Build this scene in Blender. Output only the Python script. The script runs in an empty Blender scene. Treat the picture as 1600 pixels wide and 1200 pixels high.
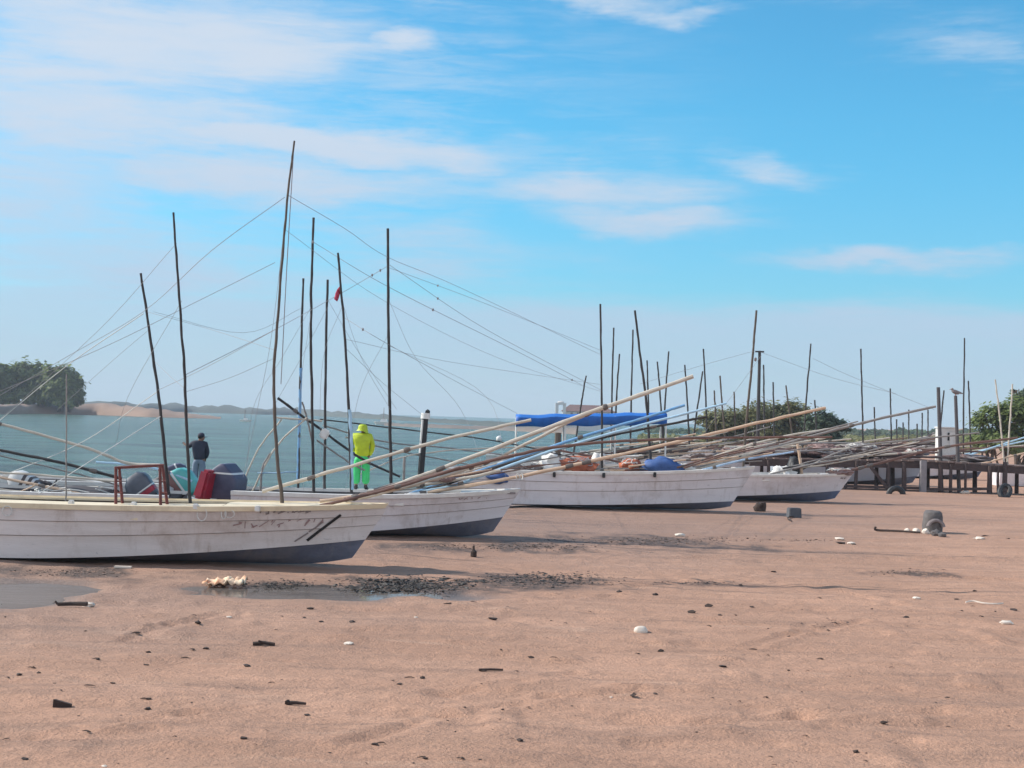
import bpy, bmesh, math, random
import numpy as np
from mathutils import Vector, Matrix, noise as mnoise

rng = random.Random(7)
SC = bpy.context.scene
COL = SC.collection

# ------------------------------------------------------------------ camera
CAM_H, FPX, ROLL = 2.3, 2200.0, 0.030
PITCH = math.atan(53 / FPX)
F_ = Vector((0, math.cos(PITCH), math.sin(PITCH)))
R0, U0 = Vector((1, 0, 0)), Vector((0, -math.sin(PITCH), math.cos(PITCH)))
R_ = R0 * math.cos(ROLL) + U0 * math.sin(ROLL)
U_ = U0 * math.cos(ROLL) - R0 * math.sin(ROLL)
cd = bpy.data.cameras.new('camera')
cam = bpy.data.objects.new('camera', cd)
COL.objects.link(cam)
m = Matrix((( R_.x, U_.x, -F_.x, 0), (R_.y, U_.y, -F_.y, 0), (R_.z, U_.z, -F_.z, CAM_H), (0, 0, 0, 1)))
cam.matrix_world = m
cd.sensor_width = 36
cd.lens = 36 * FPX / 1600
cd.clip_start = 0.1
cd.clip_end = 20000
SC.camera = cam

# ------------------------------------------------------------------ sun, sky, exposure
SUN_EL, SUN_BACK = math.radians(37), math.radians(13)
S_ = Vector((-math.cos(SUN_EL) * math.cos(SUN_BACK), math.cos(SUN_EL) * math.sin(SUN_BACK), math.sin(SUN_EL)))
sl = bpy.data.lights.new('sun', 'SUN')
sl.energy = 3.6
sl.angle = math.radians(0.6)
sl.color = (1.0, 0.93, 0.84)
so = bpy.data.objects.new('sun', sl)
so.rotation_euler = S_.to_track_quat('Z', 'Y').to_euler()
COL.objects.link(so)
SC.view_settings.view_transform = 'Standard'
SC.view_settings.look = 'None'
SC.view_settings.exposure = 0.72
SC.view_settings.gamma = 1.0

world = bpy.data.worlds.new('World')
SC.world = world
world.use_nodes = True
wt = world.node_tree
for n in list(wt.nodes):
    wt.nodes.remove(n)


class NT:
    """short helpers for building node trees"""
    def __init__(s, t): s.t = t
    def n(s, typ, **kw):
        nd = s.t.nodes.new(typ)
        for k, v in kw.items(): setattr(nd, k, v)
        return nd
    def put(s, sock, v):
        if hasattr(v, 'is_linked') or isinstance(v, bpy.types.NodeSocket): s.t.links.new(v, sock)
        else: sock.default_value = v
    def math(s, op, a, b=None, c=None, clamp=False):
        nd = s.n('ShaderNodeMath', operation=op, use_clamp=clamp)
        s.put(nd.inputs[0], a)
        if b is not None: s.put(nd.inputs[1], b)
        if c is not None: s.put(nd.inputs[2], c)
        return nd.outputs[0]
    def mix(s, fac, a, b, blend='MIX'):
        nd = s.n('ShaderNodeMix', data_type='RGBA', blend_type=blend)
        s.put(nd.inputs[0], fac); s.put(nd.inputs[6], a); s.put(nd.inputs[7], b)
        return nd.outputs[2]
    def noise(s, vec, scale, detail=4, rough=0.55, dist=0.0):
        nd = s.n('ShaderNodeTexNoise')
        if vec is not None: s.t.links.new(vec, nd.inputs['Vector'])
        nd.inputs['Scale'].default_value = scale
        nd.inputs['Detail'].default_value = detail
        nd.inputs['Roughness'].default_value = rough
        nd.inputs['Distortion'].default_value = dist
        return nd.outputs['Fac']
    def mapping(s, vec, scale=(1, 1, 1), rot=(0, 0, 0), loc=(0, 0, 0)):
        nd = s.n('ShaderNodeMapping')
        s.t.links.new(vec, nd.inputs['Vector'])
        nd.inputs['Scale'].default_value = scale
        nd.inputs['Rotation'].default_value = rot
        nd.inputs['Location'].default_value = loc
        return nd.outputs[0]
    def ramp(s, fac, lo, hi):
        nd = s.n('ShaderNodeMapRange', interpolation_type='SMOOTHSTEP')
        s.put(nd.inputs['Value'], fac)
        nd.inputs['From Min'].default_value = lo
        nd.inputs['From Max'].default_value = hi
        return nd.outputs[0]


def rgba(c): return (c[0], c[1], c[2], 1.0)


T = NT(wt)
sky = T.n('ShaderNodeTexSky', sky_type='NISHITA', sun_disc=False)
sky.sun_elevation = SUN_EL
sky.sun_rotation = math.atan2(S_.x, S_.y)
sky.altitude = 0
sky.air_density, sky.dust_density, sky.ozone_density = 1.0, 0.4, 1.0
geo = T.n('ShaderNodeTexCoord').outputs['Generated']
sep = T.n('ShaderNodeSeparateXYZ'); wt.links.new(geo, sep.inputs[0])
DEG = 180 / math.pi
az = T.math('MULTIPLY', T.math('ARCTAN2', sep.outputs[0], sep.outputs[1]), DEG)
el = T.math('MULTIPLY', T.math('ARCSINE', sep.outputs[2]), DEG)
cmb = T.n('ShaderNodeCombineXYZ'); wt.links.new(az, cmb.inputs[0]); wt.links.new(el, cmb.inputs[1])
wv = T.n('ShaderNodeTexNoise'); wt.links.new(T.mapping(cmb.outputs[0], (0.11, 0.30, 1)), wv.inputs['Vector'])
wv.inputs['Scale'].default_value = 1.0; wv.inputs['Detail'].default_value = 5; wv.inputs['Roughness'].default_value = .6
wsep = T.n('ShaderNodeSeparateXYZ'); wt.links.new(wv.outputs['Color'], wsep.inputs[0])
azw = T.math('ADD', az, T.math('MULTIPLY', T.math('SUBTRACT', wsep.outputs[0], .5), 9.0))
elw = T.math('ADD', el, T.math('MULTIPLY', T.math('SUBTRACT', wsep.outputs[1], .5), 3.2))
# clouds in view, then unseen ones, the rear added as fill light: azimuth, elevation, half width, half height (degrees), weight
BLOBS = [(-14.3, 14.5, 9.5, 2.6, .98), (-5.4, 14.9, 2.4, .6, .85), (-17.7, 11.8, 10, 2.6, .9), (-8.3, 10.9, 9.5, .85, 1.05), (-10.4, 9.5, 9.5, 1.5, .92),
         (2.6, 9.4, 6.5, 1.0, .85), (4.4, 8.3, 4.6, .8, .9), (14.3, 6.9, 5.2, .5, .9), (17.2, 7.2, 3, .25, .6), (10.4, 10.4, 3.2, .6, .62), (18.2, 14.9, 3.4, 1.0, .52),
         (2.6, 16.9, 6, .6, .68), (5.6, 16.4, 3, .4, .62), (-15.6, 5.2, 13, 3.8, .68), (-4, 6.5, 6.5, 1.6, .55), (-20, 8, 8, 4, .72),
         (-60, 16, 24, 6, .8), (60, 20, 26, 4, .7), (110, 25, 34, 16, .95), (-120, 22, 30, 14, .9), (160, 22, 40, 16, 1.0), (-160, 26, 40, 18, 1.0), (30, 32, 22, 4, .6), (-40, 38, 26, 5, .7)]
tot = None
for a0, e0, ra, re, w in BLOBS:
    dx = T.math('DIVIDE', T.math('SUBTRACT', azw, a0), ra)
    dy = T.math('DIVIDE', T.math('SUBTRACT', elw, e0), re)
    r2 = T.math('ADD', T.math('MULTIPLY', dx, dx), T.math('MULTIPLY', dy, dy))
    g = T.math('MULTIPLY', T.math('EXPONENT', T.math('MULTIPLY', r2, -1.1)), w)
    tot = g if tot is None else T.math('MAXIMUM', tot, g)
fb1 = T.noise(T.mapping(cmb.outputs[0], (0.11, 0.70, 1), (0, 0, math.radians(3))), 1.0, 9, .62, .5)
fb2 = T.noise(T.mapping(cmb.outputs[0], (0.32, 2.6, 1), (0, 0, math.radians(-3)), (4, 7, 0)), 1.0, 8, .66, .8)
fb = T.math('ADD', T.math('MULTIPLY', fb1, .66), T.math('MULTIPLY', fb2, .34))
dens = T.math('ADD', tot, T.math('MULTIPLY', T.math('SUBTRACT', fb, .5), 1.5))
alpha = T.math('MULTIPLY', T.ramp(dens, .06, 1.0), .93)
# low bank of pale haze cloud above the horizon
bank_top = T.math('ADD', 4.6, T.math('MULTIPLY', T.math('SUBTRACT', fb, .5), 2.4))
bank = T.math('MULTIPLY', T.math('SUBTRACT', 1.0, T.ramp(T.math('SUBTRACT', el, bank_top), -.5, .9)), .72)
bank = T.math('MULTIPLY', bank, T.math('ADD', .62, T.math('MULTIPLY', fb, .78)), clamp=True)
alpha = T.math('MAXIMUM', alpha, bank)
# thin streaky veil, thickest on the left
veil = T.math('MULTIPLY', T.math('MULTIPLY', T.ramp(fb, .40, .66), T.ramp(T.math('MULTIPLY', az, -1), -12, 12)), .55)
alpha = T.math('MAXIMUM', alpha, veil)
skyc = T.mix(1.0, sky.outputs[0], T.mix(T.ramp(el, 0, 13), rgba((.40, .68, .88)), rgba((0.325, 0.88, 1.05))), 'MULTIPLY')
SKY_GAIN = 1.0
cloudc = T.mix(T.ramp(el, 2, 14), rgba((2.95, 3.7, 4.75)), rgba((4.0, 4.5, 5.2)))
# unseen cloud behind the viewer, added and brightened to fill the shaded hull sides
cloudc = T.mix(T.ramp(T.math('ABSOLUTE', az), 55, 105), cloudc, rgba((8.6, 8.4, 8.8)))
# the same sky for the light: no ray tricks, one mix only
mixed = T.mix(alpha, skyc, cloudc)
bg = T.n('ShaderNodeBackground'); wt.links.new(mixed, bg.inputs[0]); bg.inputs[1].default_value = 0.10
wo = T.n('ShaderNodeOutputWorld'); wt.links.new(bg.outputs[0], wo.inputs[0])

# ------------------------------------------------------------------ picture helpers: a pixel of the 1600x1200 photo at a depth gives a place
def W(px, py, d):
    v = F_ + R_ * ((px - 800) / FPX) + U_ * ((600 - py) / FPX)
    return Vector((0, 0, CAM_H)) + v * (d / v.y)

def horizon(px): return 653 + ROLL * (px - 800)

def G(px, py, z=0.0):
    v = F_ + R_ * ((px - 800) / FPX) + U_ * ((600 - py) / FPX)
    k = (z - CAM_H) / v.z
    return Vector((0, 0, CAM_H)) + v * k

def ppm(d): return FPX / d

# ------------------------------------------------------------------ materials
MATS = {}
def mat(name, col, rough=0.6, col2=None, scale=6.0, amt=0.5, bump=0.0, bscale=40.0, stretch=(1, 1, 1), spec=0.5, metal=0.0, dirt=None, dirt_amt=0.4, dirt_scale=1.5, island=0.0, trans=0.0, wear=0.0):
    if name in MATS: return MATS[name]
    mt = bpy.data.materials.new(name); mt.use_nodes = True
    t = NT(mt.node_tree); b = mt.node_tree.nodes['Principled BSDF']
    b.inputs['Roughness'].default_value = rough
    b.inputs['Metallic'].default_value = metal
    b.inputs['Specular IOR Level'].default_value = spec
    oc = t.n('ShaderNodeTexCoord').outputs['Object']
    v = t.mapping(oc, stretch)
    c2 = col2 if col2 else tuple(x * 0.72 for x in col)
    f = t.ramp(t.noise(v, scale, 6, .62), .5 - amt * .5, .5 + amt * .5)
    c = t.mix(f, rgba(c2), rgba(col))
    if dirt:
        f2 = t.math('MULTIPLY', t.ramp(t.noise(t.mapping(oc, (1, 1, .45)), dirt_scale, 8, .7, .4), .48, .72), dirt_amt)
        c = t.mix(f2, c, rgba(dirt))
    if wear:
        dp = t.ramp(t.noise(t.mapping(oc, (7, 7, .55)), 1.0, 5, .7, .2), .56, .74)
        ln = t.ramp(t.noise(oc, .9, 3, .6), .42, .62)
        c = t.mix(t.math('MULTIPLY', t.math('MULTIPLY', dp, ln), .50 * wear), c, rgba((.26, .17, .12)))
        ch = t.ramp(t.noise(t.mapping(oc, (1.0, 1.0, 2.2)), 7.5, 7, .72, .6), .63, .68)
        c = t.mix(t.math('MULTIPLY', ch, .55 * wear), c, rgba((.33, .30, .30)))
        sc = t.ramp(t.noise(t.mapping(oc, (.9, 1, 16)), 1.6, 6, .7, .9), .62, .72)
        c = t.mix(t.math('MULTIPLY', sc, .40 * wear), c, rgba((.24, .21, .21)))
    if island:
        g = t.n('ShaderNodeNewGeometry').outputs['Random Per Island']
        c = t.mix(t.math('MULTIPLY', g, island), c, rgba(col2 if col2 else c2))
    mt.node_tree.links.new(c, b.inputs['Base Color'])
    if bump:
        bn = t.n('ShaderNodeBump'); bn.inputs['Strength'].default_value = bump; bn.inputs['Distance'].default_value = .02
        mt.node_tree.links.new(t.noise(v, bscale, 5, .6), bn.inputs['Height'])
        mt.node_tree.links.new(bn.outputs[0], b.inputs['Normal'])
    if trans:
        b.inputs['Subsurface Weight'].default_value = 0
    MATS[name] = mt
    return mt

# ------------------------------------------------------------------ mesh helpers
class MB:
    def __init__(s): s.v = []; s.f = []; s.m = []
    def add(s, vs, fs, mi=0):
        o = len(s.v); s.v += [tuple(p) for p in vs]
        for f in fs: s.f.append(tuple(i + o for i in f)); s.m.append(mi)
        return s
    def box(s, c, sz, rot=None, mi=0, taper=1.0):
        c = Vector(c); a, b, h = sz[0] / 2, sz[1] / 2, sz[2] / 2
        vs = [Vector((x * (taper if z > 0 else 1), y * (taper if z > 0 else 1), z)) for z in (-h, h) for x, y in ((-a, -b), (a, -b), (a, b), (-a, b))]
        if rot is not None: vs = [rot @ p for p in vs]
        return s.add([p + c for p in vs], [(3, 2, 1, 0), (4, 5, 6, 7), (0, 1, 5, 4), (1, 2, 6, 5), (2, 3, 7, 6), (3, 0, 4, 7)], mi)
    def tube(s, pts, r0, r1=None, n=7, mi=0, cap=True):
        pts = [Vector(p) for p in pts]; r1 = r0 if r1 is None else r1
        N = len(pts); vs = []; fs = []; ref = None
        for i, p in enumerate(pts):
            t = (pts[min(i + 1, N - 1)] - pts[max(i - 1, 0)])
            t = t.normalized() if t.length > 1e-9 else Vector((0, 0, 1))
            if ref is None or abs(ref.dot(t)) > .99: ref = Vector((0, 1, 0)) if abs(t.y) < .9 else Vector((1, 0, 0))
            u = t.cross(ref).normalized(); w = t.cross(u).normalized()
            r = r0[i] if isinstance(r0, (list, tuple)) else r0 + (r1 - r0) * i / max(1, N - 1)
            for k in range(n):
                a = 2 * math.pi * k / n
                vs.append(p + u * (r * math.cos(a)) + w * (r * math.sin(a)))
        for i in range(N - 1):
            for k in range(n):
                k2 = (k + 1) % n
                fs.append((i * n + k, i * n + k2, (i + 1) * n + k2, (i + 1) * n + k))
        if cap:
            fs.append(tuple(range(n))[::-1]); fs.append(tuple((N - 1) * n + k for k in range(n)))
        return s.add(vs, fs, mi)
    def lump(s, c, r, sub=1, jit=.25, mi=0, seed=0, rot=None, freq=1.7):
        bm = bmesh.new(); bmesh.ops.create_icosphere(bm, subdivisions=sub, radius=1)
        vs = []
        for v in bm.verts:
            k = 1 + jit * mnoise.noise(v.co * freq + Vector((seed * 3.1, seed * 1.7, seed)))* 1.6
            p = Vector((v.co.x * r[0] * k, v.co.y * r[1] * k, v.co.z * r[2] * k))
            if rot is not None: p = rot @ p
            vs.append(p + Vector(c))
        fs = [tuple(v.index for v in f.verts) for f in bm.faces]; bm.free()
        return s.add(vs, fs, mi)
    def quad(s, a, b, c, d, mi=0): return s.add([a, b, c, d], [(0, 1, 2, 3)], mi)
    def build(s, name, mats, parent=None, smooth=True, bevel=0.0, origin=None, sharp=38):
        me = bpy.data.meshes.new(name)
        base = Vector(parent_world(parent)) if parent else (Vector(origin) if origin else Vector((0, 0, 0)))
        me.from_pydata([(p[0] - base.x, p[1] - base.y, p[2] - base.z) for p in s.v], [], s.f)
        for mm in (mats if isinstance(mats, (list, tuple)) else [mats]): me.materials.append(mm)
        me.polygons.foreach_set('material_index', s.m)
        me.update()
        if bevel:
            bm = bmesh.new(); bm.from_mesh(me)
            bmesh.ops.remove_doubles(bm, verts=bm.verts, dist=1e-5)
            es = [e for e in bm.edges if len(e.link_faces) == 2 and e.calc_face_angle(0) > .5]
            bmesh.ops.bevel(bm, geom=es, offset=bevel, segments=2, affect='EDGES', clamp_overlap=True)
            bm.to_mesh(me); bm.free()
        if smooth:
            me.polygons.foreach_set('use_smooth', [True] * len(me.polygons))
            me.set_sharp_from_angle(angle=math.radians(sharp))
        o = bpy.data.objects.new(name, me); COL.objects.link(o)
        if parent: o.parent = parent
        else: o.location = base
        return o

def parent_world(o):
    p = Vector(o.location)
    while o.parent: o = o.parent; p += Vector(o.location)
    return p

def thing(name, label, cat, loc=(0, 0, 0), group=None):
    o = bpy.data.objects.new(name, None); COL.objects.link(o); o.location = loc
    o.empty_display_size = .2
    return tag(o, label, cat, group)

def tag(o, label=None, cat=None, group=None, kind=None):
    if label: o['label'] = label
    if cat: o['category'] = cat
    if group: o['group'] = group
    if kind: o['kind'] = kind
    return o

def smooth_line(pts, n=10):
    """Catmull-Rom through a polyline"""
    if len(pts) < 3:
        a, b = Vector(pts[0]), Vector(pts[-1]); return [a.lerp(b, i / n) for i in range(n + 1)]
    P = [Vector(p) for p in pts]; P = [P[0] * 2 - P[1]] + P + [P[-1] * 2 - P[-2]]; out = []
    for i in range(1, len(P) - 2):
        for k in range(n):
            t = k / n; a, b, c, d = P[i - 1], P[i], P[i + 1], P[i + 2]
            out.append(.5 * ((2 * b) + (c - a) * t + (2 * a - 5 * b + 4 * c - d) * t * t + (3 * b - a - 3 * c + d) * t ** 3))
    out.append(P[-2]); return out

# numpy value noise for the ground
def _h(ix, iy, seed):
    n = (ix.astype(np.int64) * 374761393 + iy.astype(np.int64) * 668265263 + seed * 1442695041) & 0xffffffff
    n = ((n ^ (n >> 13)) * 1274126177) & 0xffffffff
    return ((n ^ (n >> 16)) & 0xffff) / 65535.0
def vnoise(x, y, seed=0):
    x = np.asarray(x, float); y = np.asarray(y, float)
    ix, iy = np.floor(x), np.floor(y); fx, fy = x - ix, y - iy
    fx = fx * fx * (3 - 2 * fx); fy = fy * fy * (3 - 2 * fy)
    a, b = _h(ix, iy, seed), _h(ix + 1, iy, seed); c, d = _h(ix, iy + 1, seed), _h(ix + 1, iy + 1, seed)
    return (a + (b - a) * fx) * (1 - fy) + (c + (d - c) * fx) * fy - .5

SHX = np.array([-60, 0, 10, 17, 21, 27, 32, 38, 50, 70, 110, 160, 240, 300, 5000.])
SHY = np.array([-36, -25, -17.5, -14.0, -12.2, -6.8, -3.0, -0.5, 2.8, 6.0, 12, 21, 34, 48, 800.])
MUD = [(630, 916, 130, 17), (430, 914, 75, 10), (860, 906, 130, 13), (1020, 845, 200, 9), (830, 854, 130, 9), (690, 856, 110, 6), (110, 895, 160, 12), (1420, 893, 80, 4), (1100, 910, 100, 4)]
PUD = [(-2.75, 18.2, 1.55, .9, .10), (-6.6, 17.2, 1.7, 1.5, .10), (-1.0, 18.3, 1.1, .45, .05)]
def _gp(*pts): return [(G(a, b).x, G(a, b).y) for a, b in pts]
TRACKS = [(_gp((1165, 1015), (1250, 988), (1350, 968)), .07, 0.0300), (_gp((190, 1000), (270, 978), (345, 960)), .06, 0.0300), (_gp((235, 995), (300, 975)), .05, 0.0240), (_gp((995, 912), (1100, 905), (1190, 893)), .10, 0.0300),
          (_gp((1340, 890), (1480, 898), (1600, 905)), .10, 0.0360), (_gp((640, 1092), (780, 1075), (900, 1052)), .06, 0.0210), (_gp((540, 1165), (700, 1125), (860, 1095), (1000, 1085)), .07, 0.0270), (_gp((1280, 915), (1400, 942), (1520, 965)), .12, 0.0300),
          (_gp((700, 955), (900, 930), (1060, 925)), .10, 0.0180), (_gp((60, 1150), (300, 1120), (430, 1105)), .06, 0.0180), (_gp((1000, 1150), (1250, 1120), (1600, 1105)), .09, 0.0240), (_gp((1050, 870), (1300, 868), (1600, 872)), .14, 0.0300)]
def sstep(a, b, x):
    t = np.clip((x - a) / (b - a), 0, 1); return t * t * (3 - 2 * t)
def ground_h(x, y):
    x = np.asarray(x, float); y = np.asarray(y, float)
    s = x - np.interp(y, SHX, SHY)
    z = -0.30 * (1 - sstep(-2.0, 1.8, s)) - 1.6 * (1 - sstep(-40, -2, s))
    amp = sstep(-1, 2, s)
    far = 1 / (1 + np.hypot(x, y) / 90)
    z += amp * far * (.10 * vnoise(x / 7, y / 7, 1) + .05 * vnoise(x / 2.6 + y / 9, y / 2.2, 2) + .032 * vnoise(x / .9, y / .8, 3) + .018 * vnoise(x / .33, y / .3, 4) + .008 * vnoise(x / .14, y / .12, 5))
    # clods and prints in the foreground
    k = vnoise(x / .55, y / .42, 9) + .5
    z += amp * .03 * sstep(.72, .95, k) * (1 - sstep(14, 30, y)) - amp * .022 * sstep(.75, .95, vnoise(x / .5, y / .36, 11) + .5) * (1 - sstep(16, 30, y))
    z += amp * (1 - sstep(25, 60, y)) * .030 * (np.abs(vnoise(x / 1.9 + y / 2.5, y / .8, 14)) * 2 - .5)
    for path, wd, dp in TRACKS:
        for (x0, y0), (x1, y1) in zip(path[:-1], path[1:]):
            dx, dy = x1 - x0, y1 - y0; L2 = dx * dx + dy * dy
            t = np.clip(((x - x0) * dx + (y - y0) * dy) / L2, 0, 1); q = np.hypot(x - x0 - t * dx, y - y0 - t * dy) + .10 * vnoise(x / .3, y / .3, 17)
            br = sstep(-.25, .05, vnoise(x / .45, y / .5, 18))
            z -= dp * br * np.exp(-(q / wd) ** 2); z += dp * .5 * np.exp(-((q - wd * 2.1) / wd) ** 2)
    for (cx, cy, rx, ry, d) in PUD:
        r = np.hypot((x - cx) / rx, (y - cy) / ry) + .35 * vnoise(x / .6, y / .4, 21)
        f = 1 - sstep(.55, 1.15, r)
        z = z * (1 - f * .8) - d * f
    return z
def gz(x, y): return float(ground_h(x, y))

# ------------------------------------------------------------------ ground
def make_ground():
    ang_f = np.radians(np.linspace(-24, 24, 400))
    ang_c = np.radians(np.linspace(24, 336, 90)[1:-1])
    ang = np.concatenate([ang_f, ang_c]); na = len(ang)
    rad = [1.2]
    while rad[-1] < 9000:
        r = rad[-1]; rad.append(r * (1.007 if r < 30 else 1.0095 if r < 45 else 1.035 if r < 300 else 1.12))
    rad = np.array(rad); nr = len(rad)
    A, R = np.meshgrid(ang, rad)
    X, Y = R * np.sin(A), R * np.cos(A)
    Z = ground_h(X, Y)
    v = np.stack([X, Y, Z], -1).reshape(-1, 3)
    v = np.vstack([v, [[0, 0, 0]]])
    i = np.arange(nr - 1)[:, None] * na; j = np.arange(na)[None, :]; j2 = (j + 1) % na
    q = np.stack([i + j, i + na + j, i + na + j2, i + j2], -1).reshape(-1, 4)
    faces = [tuple(f[::-1]) for f in q.tolist()] + [(k, (k + 1) % na, len(v) - 1)[::-1] for k in range(na)]
    me = bpy.data.meshes.new('sand_ground'); me.from_pydata(v.tolist(), [], faces); me.update()
    me.polygons.foreach_set('use_smooth', [True] * len(me.polygons))
    s = X - np.interp(Y, SHX, SHY)
    wet = 1 - sstep(-.5, 2.2, s + 1.6 * vnoise(X / 1.7, Y / 1.2, 31))
    for (cx, cy, rx, ry, d) in PUD:
        r = np.hypot((X - cx) / (rx * 1.0), (Y - cy) / (ry * 1.0))
        wet = np.maximum(wet, 1 - sstep(.55, 1.55, r + .6 * vnoise(X / .8, Y / .5, 33)))
    damp = (1 - sstep(1, 10.5, s + 4 * vnoise(X / 4, Y / 3, 35) + 2 * vnoise(X / 1.1, Y / .8, 36))) * .60
    damp = np.maximum(damp, (1 - sstep(4, 19, s + 6 * vnoise(X / 5, Y / 2.5, 41) + 3 * vnoise(X / 1.3, Y / .7, 42))) * .50 * sstep(11, 17, Y + 4 * vnoise(X / 3, Y / 2, 43)) * (1 - sstep(50, 80, Y)))
    wet = np.clip(np.maximum(wet, damp), 0, 1)
    at = me.attributes.new('wet', 'FLOAT', 'POINT')
    at.data.foreach_set('value', np.append(wet.reshape(-1), 0).astype(np.float32))
    o = bpy.data.objects.new('sand_ground', me); COL.objects.link(o); tag(o, kind='structure')
    mt = bpy.data.materials.new('sand'); mt.use_nodes = True; t = NT(mt.node_tree); b = mt.node_tree.nodes['Principled BSDF']
    oc = t.n('ShaderNodeTexCoord').outputs['Object']
    w = t.n('ShaderNodeAttribute', attribute_name='wet').outputs['Fac']
    big = t.ramp(t.noise(t.mapping(oc, (.25, .6, 1)), 1.0, 5, .6), .3, .72)
    c = t.mix(big, rgba((.425, .236, .155)), rgba((.535, .306, .207)))
    mid = t.ramp(t.noise(t.mapping(oc, (.8, 2.0, 1)), 1.6, 7, .66, .5), .35, .70)
    c = t.mix(t.math('MULTIPLY', mid, .45), c, rgba((.32, .19, .130)))
    # dark specks of crushed weed and shell
    sp = t.ramp(t.noise(t.mapping(oc, (1, 1.6, 1)), 26, 3, .7), .64, .74)
    c = t.mix(t.math('MULTIPLY', sp, .62), c, rgba((.12, .085, .07)))
    sp1 = t.math('MULTIPLY', t.ramp(t.noise(t.mapping(oc, (.8, 1.9, 1), loc=(7, 3, 0)), 7, 4, .7, .6), .60, .70), .40)
    c = t.mix(sp1, c, rgba((.19, .125, .10)))
    st = t.ramp(t.noise(t.mapping(oc, (.22, 2.6, 1), (0, 0, .05)), 1.0, 7, .68, .8), .50, .72)
    c = t.mix(t.math('MULTIPLY', st, .55), c, rgba((.215, .138, .105)))
    lt = t.ramp(t.noise(t.mapping(oc, (.35, 1.7, 1), loc=(11, 4, 0)), 1.3, 7, .66, .6), .56, .74)
    c = t.mix(t.math('MULTIPLY', lt, .40), c, rgba((.58, .385, .28)))
    gr = t.ramp(t.noise(t.mapping(oc, (1, 1.7, 1)), 13, 6, .75, .3), .40, .66)
    c = t.mix(t.math('MULTIPLY', gr, .20), c, rgba((.27, .165, .118)))
    sp2 = t.ramp(t.noise(t.mapping(oc, (1, 1.3, 1), loc=(5, 3, 0)), 60, 2, .6), .66, .74)
    c = t.mix(t.math('MULTIPLY', sp2, .35), c, rgba((.62, .50, .42)))
    wetc = t.mix(t.noise(oc, 2.2, 5, .6), rgba((.16, .115, .095)), rgba((.23, .165, .135)))
    c = t.mix(w, c, wetc)
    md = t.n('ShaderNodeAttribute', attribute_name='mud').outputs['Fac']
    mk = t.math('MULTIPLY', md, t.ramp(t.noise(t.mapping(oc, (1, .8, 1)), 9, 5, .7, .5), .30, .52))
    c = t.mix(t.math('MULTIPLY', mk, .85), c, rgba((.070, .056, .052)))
    mt.node_tree.links.new(c, b.inputs['Base Color'])
    rg = t.n('ShaderNodeMapRange'); mt.node_tree.links.new(w, rg.inputs['Value']); rg.inputs['To Min'].default_value = .92; rg.inputs['To Max'].default_value = .38
    mt.node_tree.links.new(rg.outputs[0], b.inputs['Roughness'])
    b.inputs['Specular IOR Level'].default_value = .3
    h = t.math('ADD', t.noise(t.mapping(oc, (1, 1.5, 1)), 5, 7, .68), t.math('MULTIPLY', t.noise(oc, 38, 4, .6), .30))
    bn = t.n('ShaderNodeBump'); bn.inputs['Strength'].default_value = .9; bn.inputs['Distance'].default_value = .07
    mt.node_tree.links.new(h, bn.inputs['Height']); mt.node_tree.links.new(bn.outputs[0], b.inputs['Normal'])
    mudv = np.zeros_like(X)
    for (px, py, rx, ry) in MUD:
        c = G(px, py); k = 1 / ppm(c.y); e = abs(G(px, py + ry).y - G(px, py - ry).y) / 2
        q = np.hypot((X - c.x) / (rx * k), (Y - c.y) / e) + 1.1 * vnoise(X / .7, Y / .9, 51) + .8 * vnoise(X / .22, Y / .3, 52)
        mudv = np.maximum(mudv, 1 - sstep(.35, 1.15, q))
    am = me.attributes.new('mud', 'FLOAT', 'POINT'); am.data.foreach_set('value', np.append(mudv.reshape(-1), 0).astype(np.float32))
    me.materials.append(mt)
make_ground()

def water_mat(name, deep, wave=.30, scale=1.0, rough=.12):
    mt = bpy.data.materials.new(name); mt.use_nodes = True; t = NT(mt.node_tree); b = mt.node_tree.nodes['Principled BSDF']
    oc = t.n('ShaderNodeTexCoord').outputs['Object']
    f = t.ramp(t.noise(t.mapping(oc, (.07, .24, 1), (0, 0, .10)), 1, 7, .70, .8), .36, .64)
    c = t.mix(f, rgba(tuple(x * .38 for x in deep)), rgba(tuple(x * 1.75 for x in deep)))  # sediment streaks that also paint the light and dark of ripples into the colour
    mt.node_tree.links.new(c, b.inputs['Base Color'])
    b.inputs['Roughness'].default_value = rough
    b.inputs['IOR'].default_value = 1.333
    h = t.math('ADD', t.noise(t.mapping(oc, (.30 * scale, 1.1 * scale, 1), (0, 0, .2)), 1.0, 7, .66, .5), t.math('MULTIPLY', t.noise(t.mapping(oc, (2 * scale, 4 * scale, 1)), 1.4, 4, .6), .30))
    h = t.math('ADD', h, t.math('MULTIPLY', t.noise(t.mapping(oc, (.10 * scale, .34 * scale, 1), (0, 0, .1)), 1.0, 4, .6, .5), 2.0))
    bn = t.n('ShaderNodeBump'); bn.inputs['Strength'].default_value = 1.0; bn.inputs['Distance'].default_value = wave
    mt.node_tree.links.new(h, bn.inputs['Height']); mt.node_tree.links.new(bn.outputs[0], b.inputs['Normal'])
    return mt

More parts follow.
